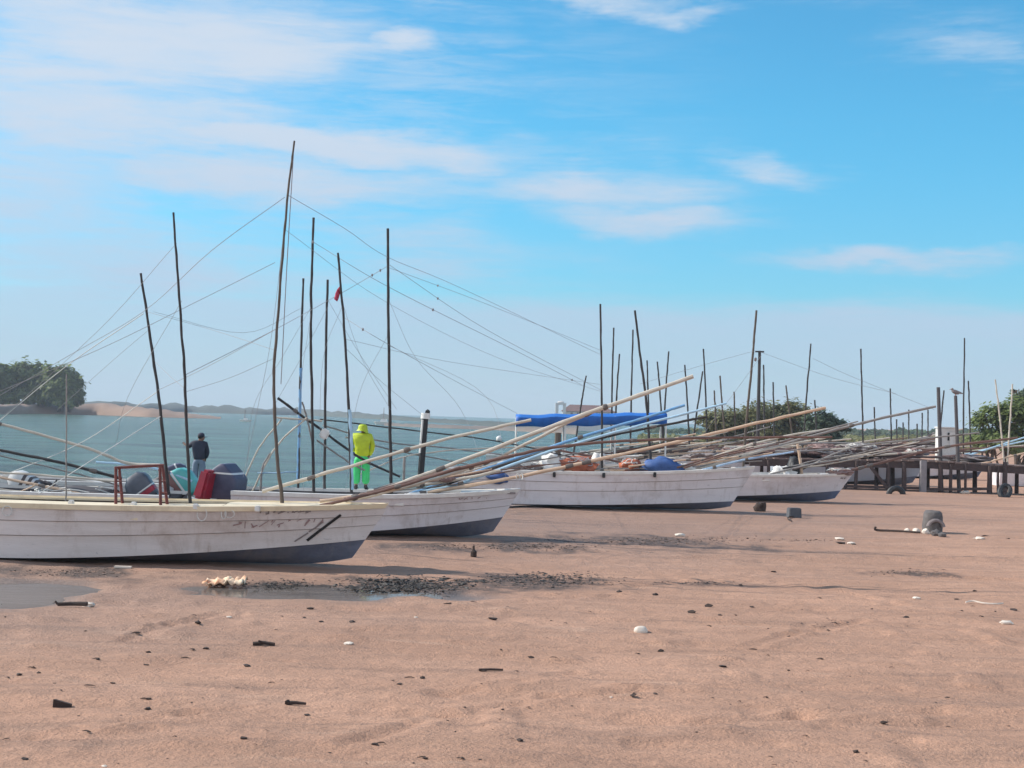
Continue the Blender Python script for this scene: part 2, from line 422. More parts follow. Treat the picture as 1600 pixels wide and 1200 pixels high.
SEA = -0.16
mb = MB(); mb.add([(-6000, -200, SEA), (700, -200, SEA), (700, 6000, SEA), (-6000, 6000, SEA)], [(0, 1, 2, 3)])
o = mb.build('water', water_mat('estuary_water', (.056, .124, .092), 1.5, 1.1, .20)); tag(o, kind='structure')
mb = MB()
for k, (cx, cy, rx, ry, d) in enumerate(PUD[:2]):
    n = 40
    mb.add([(cx + rx * 1.25 * math.cos(2 * math.pi * i / n), cy + ry * 1.2 * math.sin(2 * math.pi * i / n), -.045) for i in range(n)], [tuple(range(n))])
o = mb.build('puddle_water', water_mat('puddle_water', (.10, .085, .075), .004, 3.0, .04)); tag(o, kind='structure')

# far shores: low banks of real land across the water
def bank(name, path, m_, wid=60, rough=.6):
    """path: (px, photo row of its waterline, photo row of its top)"""
    P = []
    for px, yb, yt in path:
        p = G(px, yb, SEA); d = p.y; top = W(px, yt, d).z
        P.append((p, max(.25, top)))
    mb = MB(); vs = []; fs = []; N = len(P); sub = 10; rows = []
    for i in range(N - 1):
        for k in range(sub):
            f = k / sub; rows.append((P[i][0].lerp(P[i + 1][0], f), P[i][1] * (1 - f) + P[i + 1][1] * f))
    rows.append(P[-1]); prof = [(0, -.6), (.10, .30), (.22, .72), (.4, .97), (.7, 1), (1, .6), (1.2, -1.0)]
    for j, (p, h) in enumerate(rows):
        for (u, v) in prof:
            nz = 1 + rough * mnoise.noise(Vector((j * .9, u * 2, p.x * .05))) * (1 if v > .2 else 0)
            away = Vector((p.x, p.y, 0)).normalized()
            vs.append((p.x + away.x * u * wid, p.y + away.y * u * wid, SEA + (h - SEA) * v * nz))
    q = len(prof)
    for j in range(len(rows) - 1):
        for k in range(q - 1): fs.append((j * q + k, (j + 1) * q + k, (j + 1) * q + k + 1, j * q + k + 1))
    mb.add(vs, fs); o = mb.build(name, m_, smooth=True, sharp=80); tag(o, kind='structure'); return o

M_spit = mat('spit_sand', (.30, .205, .155), .9, (.20, .135, .105), .12, .8, stretch=(.3, 1, 2))
M_farland = mat('far_scrub_land', (.085, .10, .085), .95, (.045, .06, .055), .15, .7)
M_mudflat = mat('mudflat', (.20, .16, .13), .9, (.12, .10, .09), .2, .8)
bank('sand_spit_shore', [(-260, 652, 634), (-60, 648, 632), (60, 646.5, 632), (150, 648.5, 630), (230, 651.5, 637), (300, 653.5, 647), (345, 654.5, 653)], M_spit, 25, .25)
bank('far_shore', [(-500, 631, 612), (-200, 638, 622), (200, 643, 629), (300, 644.5, 633.5), (400, 647.5, 637), (470, 649, 638.5), (560, 653.5, 645), (650, 658.5, 652.5), (720, 663, 657), (800, 668, 661), (900, 674, 664)], M_farland, 120, .5)
bank('mudflat_shore', [(600, 665, 661.5), (650, 667.5, 663), (700, 669.5, 664.5), (770, 672, 667), (850, 676, 668), (900, 679, 668)], M_mudflat, 20, .3)

# ------------------------------------------------------------------ trees and shrubs
M_bark = mat('bark', (.14, .10, .075), .9, (.07, .05, .04), 8, .6)
def leaf_mat(name, a, b):
    m_ = mat(name, a, .55, b, 1.2, .6, island=.75, spec=.3); nt = m_.node_tree; b_ = nt.nodes['Principled BSDF']; t = NT(nt)
    tr = t.n('ShaderNodeBsdfTranslucent'); nt.links.new(b_.inputs['Base Color'].links[0].from_socket, tr.inputs[0])
    mx = t.n('ShaderNodeMixShader'); mx.inputs[0].default_value = .55; nt.links.new(b_.outputs[0], mx.inputs[1]); nt.links.new(tr.outputs[0], mx.inputs[2])
    nt.links.new(mx.outputs[0], nt.nodes['Material Output'].inputs[0]); return m_
M_leaf_olive = leaf_mat('olive_leaves', (.33, .32, .16), (.21, .215, .11))
M_leaf_green = leaf_mat('green_leaves', (.28, .34, .12), (.17, .22, .085))
M_leaf_dark = leaf_mat('dark_mangrove_leaves', (.29, .34, .09), (.12, .16, .07))
M_leaf_blue = leaf_mat('dull_leaves', (.17, .22, .13), (.09, .125, .085))

def crown_mb(lobes, n, leaf, seed):
    r = random.Random(seed); mb = MB(); wts = [l[3] * l[4] * l[5] for l in lobes]
    verts = []; faces = []
    clumps = []
    for _ in range(max(30, n // 28)):
        l = r.choices(lobes, wts)[0]
        while True:
            u = Vector((r.gauss(0, 1), r.gauss(0, 1), r.gauss(0, 1)))
            if u.length > .1: break
        u.normalize()
        if u.z < -.35: u.z *= -.6
        k = r.uniform(.62, 1.03)
        clumps.append((Vector((l[0] + u.x * l[3] * k, l[1] + u.y * l[4] * k, l[2] + u.z * l[5] * k)), r.uniform(.10, .24) * min(l[3], l[5])))
    cen = sum((c for c, _ in clumps), Vector((0, 0, 0))) / len(clumps); cen.z *= .6
    for i in range(n):
        c, cr = r.choice(clumps)
        p = c + Vector((r.gauss(0, 1), r.gauss(0, 1), r.gauss(0, .75))) * cr
        if p.z < .15: p.z = r.uniform(.1, .6)
        nn = ((p - cen).normalized() * .9 + Vector((0, 0, .75)) + Vector((r.gauss(0, 1), r.gauss(0, 1), r.gauss(0, 1))) * .42).normalized()
        a = nn.cross(Vector((r.uniform(-1, 1), r.uniform(-1, 1), r.uniform(-.6, .6)))).normalized(); b = nn.cross(a)
        s = leaf * r.uniform(.6, 1.4); w = s * .55
        k = len(verts); verts += [tuple(p - a * s), tuple(p + b * w), tuple(p + a * s), tuple(p - b * w)]; faces.append((k, k + 1, k + 2, k + 3))
    return mb.add(verts, faces)

def shrub(name, label, cat, base, lobes, n, leaf, m_, seed, stems=5, group=None):
    t = thing(name, label, cat, base, group); r = random.Random(seed)
    B = Vector(base)
    L = [(l[0] + B.x, l[1] + B.y, l[2] + B.z) + tuple(l[3:]) for l in lobes]
    mb = crown_mb([(l[0], l[1], l[2]) + tuple(l[3:]) for l in lobes], n, leaf, seed)
    mb.v = [(p[0] + B.x, p[1] + B.y, p[2] + B.z) for p in mb.v]
    mb.build('crown', m_, t, smooth=False)
    mb = MB()
    for i in range(stems):
        l = L[i % len(L)]; h = l[5] + l[2] - B.z
        a = B + Vector((r.uniform(-.25, .25) * l[3] + (l[0] - B.x) * .75, r.uniform(-.2, .2), -.2))
        e = Vector((l[0] + r.uniform(-.5, .5) * l[3], l[1] + r.uniform(-.4, .4) * l[4], l[2] + .4 * l[5]))
        mid = a.lerp(e, .5) + Vector((r.uniform(-.3, .3), r.uniform(-.3, .3), 0)) * h * .15
        mb.tube(smooth_line([a, mid, e], 5), .035 * h, .010 * h, 6)
        for q in range(3):
            s0 = a.lerp(e, r.uniform(.35, .7)); e2 = Vector((l[0] + r.uniform(-.8, .8) * l[3], l[1] + r.uniform(-.8, .8) * l[4], l[2] + r.uniform(0, .7) * l[5]))
            mb.tube([s0, s0.lerp(e2, .5) + Vector((0, 0, .05 * h)), e2], .014 * h, .005 * h, 5)
    mb.build('trunk', M_bark, t)
    return t

def lobes_px(d, base, items):
    """items: (px, py, rx px, rz px) seen at depth d -> lobes relative to base"""
    k = ppm(d); out = []
    for px, py, rx, rz in items:
        p = W(px, py, d); out.append((p.x - base[0], 0 + rng.uniform(-.3, .3) * rx / k, p.z - base[2], rx / k, .9 * rx / k, rz / k))
    return out

def shrub_px(name, label, cat, d, bpx, items, n, leaf, m_, seed, stems=5, group=None, z=None):
    p = W(bpx, 600, d); base = (p.x, p.y, gz(p.x, p.y) if z is None else z)
    return shrub(name, label, cat, base, lobes_px(d, base, items), n, leaf, m_, seed, stems, group)

GM = 'mangroves on the sand spit across the water'
shrub_px('mangrove_tree', 'dark rounded mangrove at the right tip of the far grove across the water', 'tree', 352, 100, [(98, 606, 30, 30), (112, 618, 20, 20), (84, 590, 25, 18), (104, 590, 20, 14), (118, 600, 13, 12), (95, 626, 34, 16), (118, 627, 14, 13)], 9000, .62, M_leaf_dark, 11, 6, GM, .6)
shrub_px('mangrove_tree', 'green mangrove in the middle of the far grove across the water', 'tree', 356, 42, [(45, 600, 36, 32), (25, 590, 24, 20), (58, 583, 24, 15), (40, 578, 18, 12), (40, 624, 40, 18), (62, 615, 24, 24)], 9000, .62, M_leaf_dark, 12, 6, GM, .6)
shrub_px('mangrove_tree', 'mangrove cut by the left photo edge in the far grove', 'tree', 350, -20, [(-20, 602, 40, 32), (-5, 588, 24, 22), (8, 583, 14, 14), (-20, 624, 44, 18), (8, 615, 20, 22)], 9000, .62, M_leaf_dark, 13, 6, GM, .6)

shrub_px('green_bush', 'olive green bush behind the far masts, left half of the rounded thicket', 'bush', 112, 1140, [(1125, 664, 36, 26), (1155, 662, 40, 28), (1098, 676, 16, 14), (1185, 660, 30, 30), (1140, 690, 46, 18)], 9000, .17, M_leaf_olive, 21, 6, 'bushes behind the boats')
shrub_px('green_bush', 'tallest olive bush behind the far masts, top of the rounded thicket', 'bush', 116, 1230, [(1210, 655, 32, 26), (1240, 652, 30, 25), (1225, 640, 20, 12), (1252, 664, 26, 26), (1215, 685, 40, 22)], 9000, .17, M_leaf_olive, 22, 6, 'bushes behind the boats')
shrub_px('green_bush', 'dark green drooping bush at the right end of the rounded thicket', 'bush', 110, 1295, [(1278, 664, 26, 22), (1300, 668, 22, 18), (1315, 676, 14, 12), (1285, 690, 34, 16)], 6500, .17, M_leaf_blue, 23, 5, 'bushes behind the boats')
shrub_px('green_bush', 'bright green bush rising behind the jetty at the right photo edge', 'bush', 84, 1560, [(1548, 668, 30, 34), (1578, 650, 30, 32), (1605, 660, 34, 40), (1560, 695, 42, 24), (1600, 700, 40, 26), (1530, 690, 16, 24)], 12000, .14, M_leaf_green, 24, 7, 'bushes behind the jetty')
shrub_px('dark_tree', 'dark tree top above the bright bush at the right photo edge', 'tree', 98, 1602, [(1606, 626, 24, 18), (1590, 612, 10, 7), (1628, 640, 26, 28), (1586, 634, 8, 5)], 5000, .15, M_leaf_blue, 25, 4)
# low scrub far behind the boats: one mass nobody could count
def scrub(name, px0, px1, d, top, n, m_, seed, leaf, deep=14):
    r = random.Random(seed); V = []; Fc = []
    for i in range(n):
        px = r.uniform(px0, px1); dd = d + r.uniform(0, deep); p = W(px, 600, dd)
        hmax = W(px, top + 4 * mnoise.noise(Vector((px * .05, seed, 0))) + 3 * mnoise.noise(Vector((px * .2, seed, 0))), d).z
        z = hmax * r.random() ** .6
        P = Vector((p.x, p.y, z))
        a = Vector((r.uniform(-1, 1), r.uniform(-1, 1), r.uniform(-.5, .5))).normalized(); b = a.cross(Vector((r.uniform(-1, 1), r.uniform(-1, 1), .7))).normalized()
        s = leaf * r.uniform(.6, 1.4); k = len(V)
        V += [tuple(P - a * s), tuple(P + b * s * .6), tuple(P + a * s), tuple(P - b * s * .6)]; Fc.append((k, k + 1, k + 2, k + 3))
    o = MB().add(V, Fc).build(name, m_, smooth=False); tag(o, 'low green scrub growing far behind the jetty and boats', 'scrub', kind='stuff')
scrub('scrub', 1000, 1540, 150, 683, 16000, M_leaf_olive, 31, .24, 30)
scrub('distant_scrub', 1010, 1700, 320, 672, 9000, M_leaf_blue, 33, .55, 40)

# ------------------------------------------------------------------ boats
M_white = mat('weathered_white_hull', (.74, .70, .71), .45, (.62, .585, .60), 3.0, .8, .15, 30, (.4, 1, 2.2), dirt=(.33, .26, .22), dirt_amt=.45, dirt_scale=2.2, wear=1.0)
M_cream_hull = mat('sand_stained_hull', (.72, .66, .64), .5, (.56, .50, .47), 2.5, .8, .2, 30, (.35, 1, 2.5), dirt=(.34, .25, .20), dirt_amt=.55, dirt_scale=2.0, wear=1.0)
M_greyblue = mat('blue_grey_hull', (.36, .40, .46), .5, (.30, .33, .38), 3, .8, .1, 30, dirt=(.25, .22, .2), dirt_amt=.35)
M_seam = mat('grimy_seam', (.46, .42, .42), .8, (.22, .19, .19), 2.2, .7)
M_bottom = mat('dark_bottom_paint', (.15, .16, .215), .7, (.085, .093, .13), 4, .7, .3, 30, (.6, 1, 1.5), dirt=(.24, .21, .20), dirt_amt=.6, wear=.6)
M_bottom2 = mat('blue_bottom_paint', (.12, .15, .24), .6, (.07, .09, .15), 4, .7, .2, 30, dirt=(.2, .18, .17), dirt_amt=.4, wear=.6)
M_cream = mat('cream_deck_paint', (.80, .68, .48), .5, (.66, .54, .37), 3, .8, .1, 30, dirt=(.40, .30, .20), dirt_amt=.5)
M_rail_white = mat('white_rail_paint', (.80, .78, .74), .4, (.66, .63, .59), 6, .7, dirt=(.4, .33, .27), dirt_amt=.35)
M_rail_blue = mat('pale_blue_rail', (.40, .55, .72), .45, (.30, .42, .58), 6, .7, dirt=(.4, .36, .33), dirt_amt=.3)
M_inside = mat('boat_inside', (.34, .30, .28), .7, (.22, .19, .18), 4, .8)
M_inside_dark = mat('boat_inside_dark', (.10, .085, .085), .7, (.05, .045, .05), 4, .8)
M_bamboo_dark = mat('dark_wood_pole', (.048, .040, .038), .75, (.024, .021, .022), 9, .8, .3, 30, (2, 2, .5))
M_bamboo = mat('weathered_pole', (.13, .095, .070), .7, (.06, .045, .036), 7, .8, .3, 30, (2, 2, .6))
M_pale = mat('pale_pole', (.62, .56, .47), .6, (.42, .36, .29), 6, .8, .2, 30, (.6, 2, 2))
M_cream_pole = mat('peeled_pole', (.68, .50, .36), .6, (.48, .31, .20), 5, .8, .2, 30, (.6, 2, 2))
M_brown_pole = mat('brown_pole', (.22, .115, .085), .65, (.10, .055, .045), 5, .8, .2, 30, (.6, 2, 2))
M_grey_pole = mat('grey_pole', (.32, .29, .27), .7, (.17, .15, .14), 6, .8, .2, 30, (.6, 2, 2))
M_blue_pole = mat('blue_painted_pole', (.20, .42, .68), .5, (.12, .27, .46), 6, .7, dirt=(.3, .3, .3), dirt_amt=.5, dirt_scale=5)
M_ltblue_pole = mat('pale_blue_pole', (.46, .66, .80), .5, (.30, .47, .60), 6, .7, dirt=(.4, .38, .36), dirt_amt=.4, dirt_scale=5)
M_rope = mat('grey_rope', (.36, .35, .36), .85, (.24, .23, .24), 20, .6)
M_white_rope = mat('white_rope', (.70, .68, .64), .8, (.5, .48, .44), 20, .6)
M_lash = mat('rope_lashing', (.20, .17, .15), .9, (.09, .075, .07), 30, .8, .5, 80)
M_rust = mat('rusty_red_steel', (.20, .050, .040), .75, (.08, .025, .025), 12, .8, .4, 60)
M_black = mat('black_paint', (.02, .02, .022), .6)
M_faded = mat('faded_red_paint', (.27, .15, .145), .7, (.40, .30, .29), 14, .9)
M_dkgrey = mat('faded_dark_paint', (.15, .12, .12), .7, (.3, .26, .25), 14, .9)


class Panga:
    """An open fishing boat. Local axis: bow along +x (dirn=1) or -x (dirn=-1); keel stands on z0."""
    def __init__(s, name, label, bow_px, d, z0=0.0, L=7.0, Bm=1.8, Hs=.80, rise=.16, dirn=1, tops=None, bottom=None, rail=None, inside=None, deckw=0.0, deckm=None, fore=.72, rk=.62,
                 group='fishing boats drawn up along the shore', zc0=.04, zc1=.40, ns=34, yaw=0.0, strakes=3, bow_x=None, lap=.024):
        s.d, s.L, s.B, s.Hs, s.rise, s.dirn, s.rk, s.zc0, s.zc1, s.strakes, s.lap = d, L, Bm, Hs, rise, dirn, rk, zc0, zc1, strakes, lap
        bx = W(bow_px, 760, d).x if bow_x is None else bow_x
        s.x0 = bx - dirn * L; s.y0 = d; s.z0 = z0; s.fl = .26
        s.yaw = yaw
        s.root = thing(name, label, 'boat', (s.x0 + dirn * L * .5, d, z0), group)
        s.tops, s.bottom, s.rail_m, s.inside = tops or M_white, bottom or M_bottom, rail or M_rail_white, inside or M_inside
        s.hull(ns, fore, deckw, deckm)

    def prof(s, t):
        B = s.B / 2
        fs = .84 + .16 * min(1, t / .42) - 0.0 if t < .42 else 1 - ((t - .42) / .58) ** 2.6
        fs = max(fs, 0.0)
        fc = (.84 + .16 * min(1, t / .35) if t < .35 else 1 - ((t - .35) / .65) ** 2.0)
        u = max(0, (t - .25) / .75)
        zc = s.zc0 + (s.zc1 - s.zc0) * u ** 1.7
        zs = s.Hs + s.rise * max(0, (t - .35) / .65) ** 2
        zk = .12 * max(0, (t - .86) / .14) ** 2.4
        return B * fs, B * .80 * max(fc, 0), zk, zc, zs

    def xyz(s, t, y, z):
        sm = max(0, (t - .4) / .6); sm = sm * sm * (3 - 2 * sm)
        zs1 = s.Hs + s.rise
        x = t * (s.L - s.rk) + s.rk * (max(z, 0) / zs1) * sm
        X = s.x0 + s.dirn * x; Y = s.y0 + y
        if s.yaw:
            cx, cy = s.x0 + s.dirn * s.L * .5, s.y0
            dx, dy = X - cx, Y - cy; c, q = math.cos(s.yaw), math.sin(s.yaw); X, Y = cx + c * dx - q * dy, cy + q * dx + c * dy
        return Vector((X, Y, s.z0 + z))

    def side(s, t, w, sd=-1, off=0.0):
        """a point on the topsides: w=0 chine, w=1 sheer"""
        bs, bc, zk, zc, zs = s.prof(t)
        y = bc + (bs - bc) * w ** (1 + .5 * t)
        return s.xyz(t, sd * (y + off), zc + (zs - zc) * w)

    def hull(s, ns, fore, deckw, deckm):
        mb = MB(); ts = [1 - (1 - i / ns) ** 1.35 for i in range(ns + 1)]
        ws = [k / s.strakes for k in range(s.strakes + 1)]
        if s.strakes == 3: ws = [0, .42, .70, 1]
        for sd in (-1, 1):
            rows = []
            for t in ts:
                bs, bc, zk, zc, zs = s.prof(t)
                en = min(1, (1 - t) / .06 + .0)
                row = [(s.xyz(t, 0, zk), 1), (s.xyz(t, sd * bc * .62, zk + (zc - zk) * .34), 1), (s.xyz(t, sd * bc, zc), 1)]
                for k in range(s.strakes):
                    for q in range(3):
                        w0 = ws[k] + (.016 if k else 0); w = w0 + (ws[k + 1] - w0) * q / 2
                        row.append((s.side(t, w, sd, s.lap * (1 - q / 2) * (.25 + .75 * en)), 2 if (q == 2 and k < s.strakes - 1) else 0))
                rows.append(row)
            n = len(rows[0])
            vs = [p for r in rows for p, _ in r]; o = len(mb.v); mb.add(vs, [])
            for i in range(ns):
                for k in range(n - 1):
                    a, b, c, d_ = o + i * n + k, o + (i + 1) * n + k, o + (i + 1) * n + k + 1, o + i * n + k + 1
                    f = (a, b, c, d_) if (sd * s.dirn) < 0 else (d_, c, b, a)
                    mb.f.append(f); mb.m.append(1 if k < 2 else rows[0][k][1])
            # transom half
            tr = [o + k for k in range(n)]; c0 = len(mb.v)
            mb.add([s.xyz(0, 0, s.prof(0)[4] - .12)], [])
            f = tuple(tr + [c0]); mb.f.append(f if (sd * s.dirn) > 0 else f[::-1]); mb.m.append(0)
        mb.build('hull', [s.tops, s.bottom, M_seam], s.root, sharp=28)
        # inside: lining, floor, foredeck
        ins = MB(); m_ = 24; rowsL = []
        for i in range(m_ + 1):
            t = .015 + (fore - .015) * i / m_; bs, bc, zk, zc, zs = s.prof(t)
            yi = max(bs - .045, .02); yf = max(min(yi * .86, bc * (.9 if zc < s.fl else .52)), .015)
            rowsL.append([s.xyz(t, -yi, zs - .02), s.xyz(t, -yf, s.fl), s.xyz(t, yf, s.fl), s.xyz(t, yi, zs - .02)])
        vs = [p for r in rowsL for p in r]; fs = []
        for i in range(m_):
            for k in range(3): fs.append((i * 4 + k, i * 4 + k + 1, (i + 1) * 4 + k + 1, (i + 1) * 4 + k))
        fs.append((0, 1, 2, 3)); e = m_ * 4; fs.append((e, e + 1, e + 2, e + 3))
        ins.add(vs, fs); ins.build('lining', s.inside, s.root)
        dk = MB(); vs = []; fs = []; q = 14
        for i in range(q + 1):
            t = fore + (.992 - fore) * i / q; bs, bc, zk, zc, zs = s.prof(t)
            for u in (-1, -.5, 0, .5, 1): vs.append(s.xyz(t, u * max(bs - .012, .003), zs - .012 + .05 * (1 - u * u) * min(1, bs * 2)))
        for i in range(q):
            for k in range(4): fs.append((i * 5 + k, i * 5 + k + 1, (i + 1) * 5 + k + 1, (i + 1) * 5 + k))
        dk.add(vs, fs)
        if deckw:
            for sd in (-1, 1):
                vs = []; fs = []; q = 22
                for i in range(q + 1):
                    t = .0 + fore * i / q; bs, bc, zk, zc, zs = s.prof(t); yi = bs - .012; y2 = max(yi - deckw, .02)
                    vs += [s.xyz(t, sd * yi, zs - .012), s.xyz(t, sd * (yi + y2) / 2, zs + .02), s.xyz(t, sd * y2, zs + .035), s.xyz(t, sd * y2, zs + .005)]
                for i in range(q):
                    for k in range(3): fs.append((i * 4 + k, i * 4 + k + 1, (i + 1) * 4 + k + 1, (i + 1) * 4 + k))
                dk.add(vs, fs)
        dk.build('deck', deckm or s.rail_m, s.root, sharp=60)
        for sd in (-1, 1):
            g = MB(); P = []
            for i in range(31):
                t = i / 30 * .995; bs, bc, zk, zc, zs = s.prof(t); P.append((t, bs, zs))
            vs = []; fs = []
            for (t, bs, zs) in P:
                w = .045 if bs > .05 else .03
                for (yy, zz) in ((.022, -.045), (.03, .028), (-w, .034), (-w, -.03)): vs.append(s.xyz(t, sd * max(bs + yy, .004), zs + zz))
            for i in range(len(P) - 1):
                for k in range(4): fs.append((i * 4 + k, (i + 1) * 4 + k, (i + 1) * 4 + (k + 1) % 4, i * 4 + (k + 1) % 4))
            fs.append((0, 1, 2, 3)); e = (len(P) - 1) * 4; fs.append((e, e + 1, e + 2, e + 3))
            g.add(vs, fs); g.build('gunwale', s.rail_m, s.root, sharp=40)

    def thwart(s, t, w=.24):
        bs, bc, zk, zc, zs = s.prof(t); c = s.xyz(t, 0, zs - .16)
        MB().box(c, (w, 2 * bs - .10, .05), Matrix.Rotation(s.yaw, 3, 'Z')).build('thwart', s.rail_m, s.root, bevel=.008)

    def pole(s, pts, w0, w1, m_, name='boom_pole', dy=0.0, dy1=None, label=None, wob=.012, n=8):
        """pts: photo pixels; w: width in photo pixels at both ends"""
        dy1 = dy if dy1 is None else dy1; N = len(pts); P = []
        for i, (a, b) in enumerate(pts): P.append(W(a, b, s.d + dy + (dy1 - dy) * i / max(1, N - 1)))
        return s.pole3(P, w0 * .36 / ppm(s.d), w1 * .36 / ppm(s.d), m_, name, label, wob, n)

    def pole3(s, P, r0, r1, m_, name='boom_pole', label=None, wob=.012, n=8):
        q = smooth_line(P, 12); sd = rng.uniform(0, 99); out = []
        for i, p in enumerate(q):
            v = mnoise.noise_vector(Vector((sd, i * .35, 0))) * wob
            e = min(i, len(q) - 1 - i) / max(1, len(q) * .1); out.append(p + v * min(1, e))
        N = len(out); rad = [(r0 + (r1 - r0) * i / (N - 1)) * (1 + .22 * mnoise.noise(Vector((sd, i * .9, 3)))) for i in range(N)]
        pm_ = MB().tube(out, rad, None, n)
        if name == 'boom_pole' and r0 > .02:
            for _ in range(rng.choice((1, 2, 3))):
                i = rng.randrange(2, N - 3); a_ = out[i]; e_ = (out[i + 1] - out[i]).normalized() * r0 * rng.uniform(1.2, 2.6)
                pm_.tube([a_ - e_, a_ - e_ * .5, a_ + e_ * .4, a_ + e_], [rad[i] * 1.15, rad[i] * 1.5, rad[i] * 1.35, rad[i] * 1.12], None, n, 1)
        o = pm_.build(name, [m_, M_lash], s.root)
        if label: o['label'] = label
        return o

    def mast(s, pts, w0, w1, m_=None, dy=0.0, label=None, down=True, wob=.012):
        """pts: photo pixels from the top down; the foot runs on to the boat floor"""
        P = [W(a, b, s.d + dy) for a, b in pts]
        if down:
            a, b = P[-2], P[-1]; zf = s.z0 + s.fl
            if b.z > zf + .02 and abs(a.z - b.z) > .05:
                k = (b.z - zf) / (a.z - b.z); P.append(b + (b - a) * k)
        return s.pole3(P, w1 * .37 / ppm(s.d), w0 * .37 / ppm(s.d), m_ or M_bamboo_dark, 'mast', label, wob)

    def stay(s, pts, dy=0.0, r=.0055, sag=.0, m_=None, floats=(), name='stay_rope'):
        P = [W(q[0], q[1], q[2] if len(q) > 2 else s.d + dy) for q in pts]; out = []
        if len(P) == 2:
            n = 16; out = [P[0].lerp(P[1], i / n) - Vector((0, 0, sag * 4 * (i / n) * (1 - i / n))) for i in range(n + 1)]
        else: out = smooth_line(P, 6)
        r *= .78; mb = MB().tube(out, r, r, 5)
        for f in floats:
            p = out[min(len(out) - 1, int(f * (len(out) - 1)))]; mb.lump(p, (r * 5, r * 5, r * 7), 1, .1)
        return mb.build(name, m_ or M_rope, s.root)

    def scrawl(s, t0, t1, w0, w1, m_, n, seed, thick=.012, name='painted_name', lean=.02):
        """worn hand-painted strokes on the hull side facing the camera"""
        r = random.Random(seed); mb = MB()
        for i in range(n):
            t = t0 + (t1 - t0) * i / n; dt = (t1 - t0) / n * .7
            for q in range(r.choice((1, 2, 2, 3))):
                a = (t + r.uniform(0, dt), w0 + (w1 - w0) * r.random()); b = (t + r.uniform(0, dt) + lean * .2, w0 + (w1 - w0) * r.random())
                s.stroke(mb, [a, b], thick * r.uniform(.6, 1.3))
        return mb.build(name, m_, s.root, smooth=False)

    def stroke(s, mb, pts, thick):
        for (a, b) in zip(pts[:-1], pts[1:]):
            n = 4; L_ = []; Rr = []
            for i in range(n + 1):
                t = a[0] + (b[0] - a[0]) * i / n; w = a[1] + (b[1] - a[1]) * i / n
                p = s.side(t, w, -1, s.lap + .004); q = s.side(min(t + .002, .999), w, -1, s.lap + .004); h = s.side(t, min(w + .02, 1), -1, s.lap + .004)
                ex = (q - p).normalized(); ez = (h - p).normalized()
                dirv = (s.side(b[0], b[1], -1, s.lap + .004) - s.side(a[0], a[1], -1, s.lap + .004)).normalized()
                nrm = ex.cross(ez).normalized(); sv = nrm.cross(dirv).normalized() * thick / 2
                L_.append(p + sv); Rr.append(p - sv)
            vs = L_ + Rr; fs = [(i, i + 1, n + 2 + i, n + 1 + i) for i in range(n)]
            mb.add(vs, fs)

# ---- boat nearest the camera
b1 = Panga('panga_boat', 'nearest white panga with cream decks, dark bottom and a rusty red frame', 610, 21.3, 0, L=7.6, Bm=1.85, Hs=.83, rise=.10, tops=M_cream_hull, rail=M_cream, deckw=.50, deckm=M_cream, fore=.70, rk=.62)
b1.mast([(271, 332), (279, 450), (288, 580), (293, 690), (297, 788)], 8, 4.5, label='tall dark mast')
b1.mast([(460, 220), (450, 305), (436, 470), (428, 600), (432, 700), (440, 776)], 9, 4, M_bamboo, label='tallest bent mast, pale at its foot')
b1.stay([(459, 232), (448, 420), (439, 600)], r=.009)
b1.mast([(104, 585), (103.5, 690), (103, 765)], 3.6, 3, M_grey_pole, label='thin grey pole')
b1.pole([(538, 781), (560, 776), (700, 737), (800, 712), (880, 697), (1000, 688), (1120, 684), (1300, 683)], 9, 4.5, M_brown_pole, dy=-.2, label='long brown bent boom')
b1.pole([(585, 770), (700, 728), (880, 660), (1083, 588)], 8.5, 9, M_pale, dy=0.0, label='long pale boom')
b1.pole([(540, 783), (625, 763), (760, 722), (900, 655), (1000, 617)], 7, 6, M_pale, dy=.25)
b1.pole([(410, 768), (560, 725), (690, 688), (830, 656)], 8, 6.5, M_pale, dy=.35, label='grey white boom')
b1.pole([(500, 790), (570, 774), (640, 755), (720, 730)], 7, 6, M_brown_pole, dy=-.30)
b1.pole([(500, 783), (560, 774), (625, 762)], 7, 6, M_cream_pole, dy=-.1)
b1.pole([(1240, 683), (1180, 684), (1060, 683)], 3, 4, M_grey_pole, dy=.1)
for (pp, dy, r) in (([(445, 308), (330, 392), (224, 487, 24.3), (100, 560, 26), (-60, 652, 27)], 0, .006), ([(430, 410), (300, 475), (150, 548), (-60, 636)], .1, .005), ([(450, 305), (540, 358, 24), (606, 402, 27.1), (720, 450, 31), (940, 555, 37.7)], 0, .0055), ([(229, 487, 24.3), (330, 515, 23), (432, 548)], .0, .0045), ([(290, 608), (268, 590, 22.5), (242, 565, 24.3)], .0, .0045),
                    ([(430, 515), (320, 575, 22.5), (246, 610, 24.3)], .0, .005), ([(428, 560), (360, 590), (291, 612)], .0, .004), ([(233, 515, 24.3), (180, 560, 26), (90, 640, 29.5)], 0, .004), ([(284, 470), (200, 620, 24), (180, 700, 26)], 0, .004), ([(447, 360), (600, 470, 27), (780, 560, 32), (940, 612, 37.7)], 0, .004), ([(450, 300), (425, 520), (400, 650), (380, 745)], .2, .004), ([(276, 380), (150, 520, 24), (-40, 690, 27)], 0, .0045)):
    b1.stay(pp, dy=dy, r=r)
for pp in ([(60, 772), (252, 650, 24.3)], [(-40, 690, 27), (100, 575, 26), (224, 490, 24.3)], [(0, 745, 24.3), (130, 690, 24.3), (246, 612, 24.3)]): b1.stay(pp, dy=.1, r=.009, m_=M_white_rope)
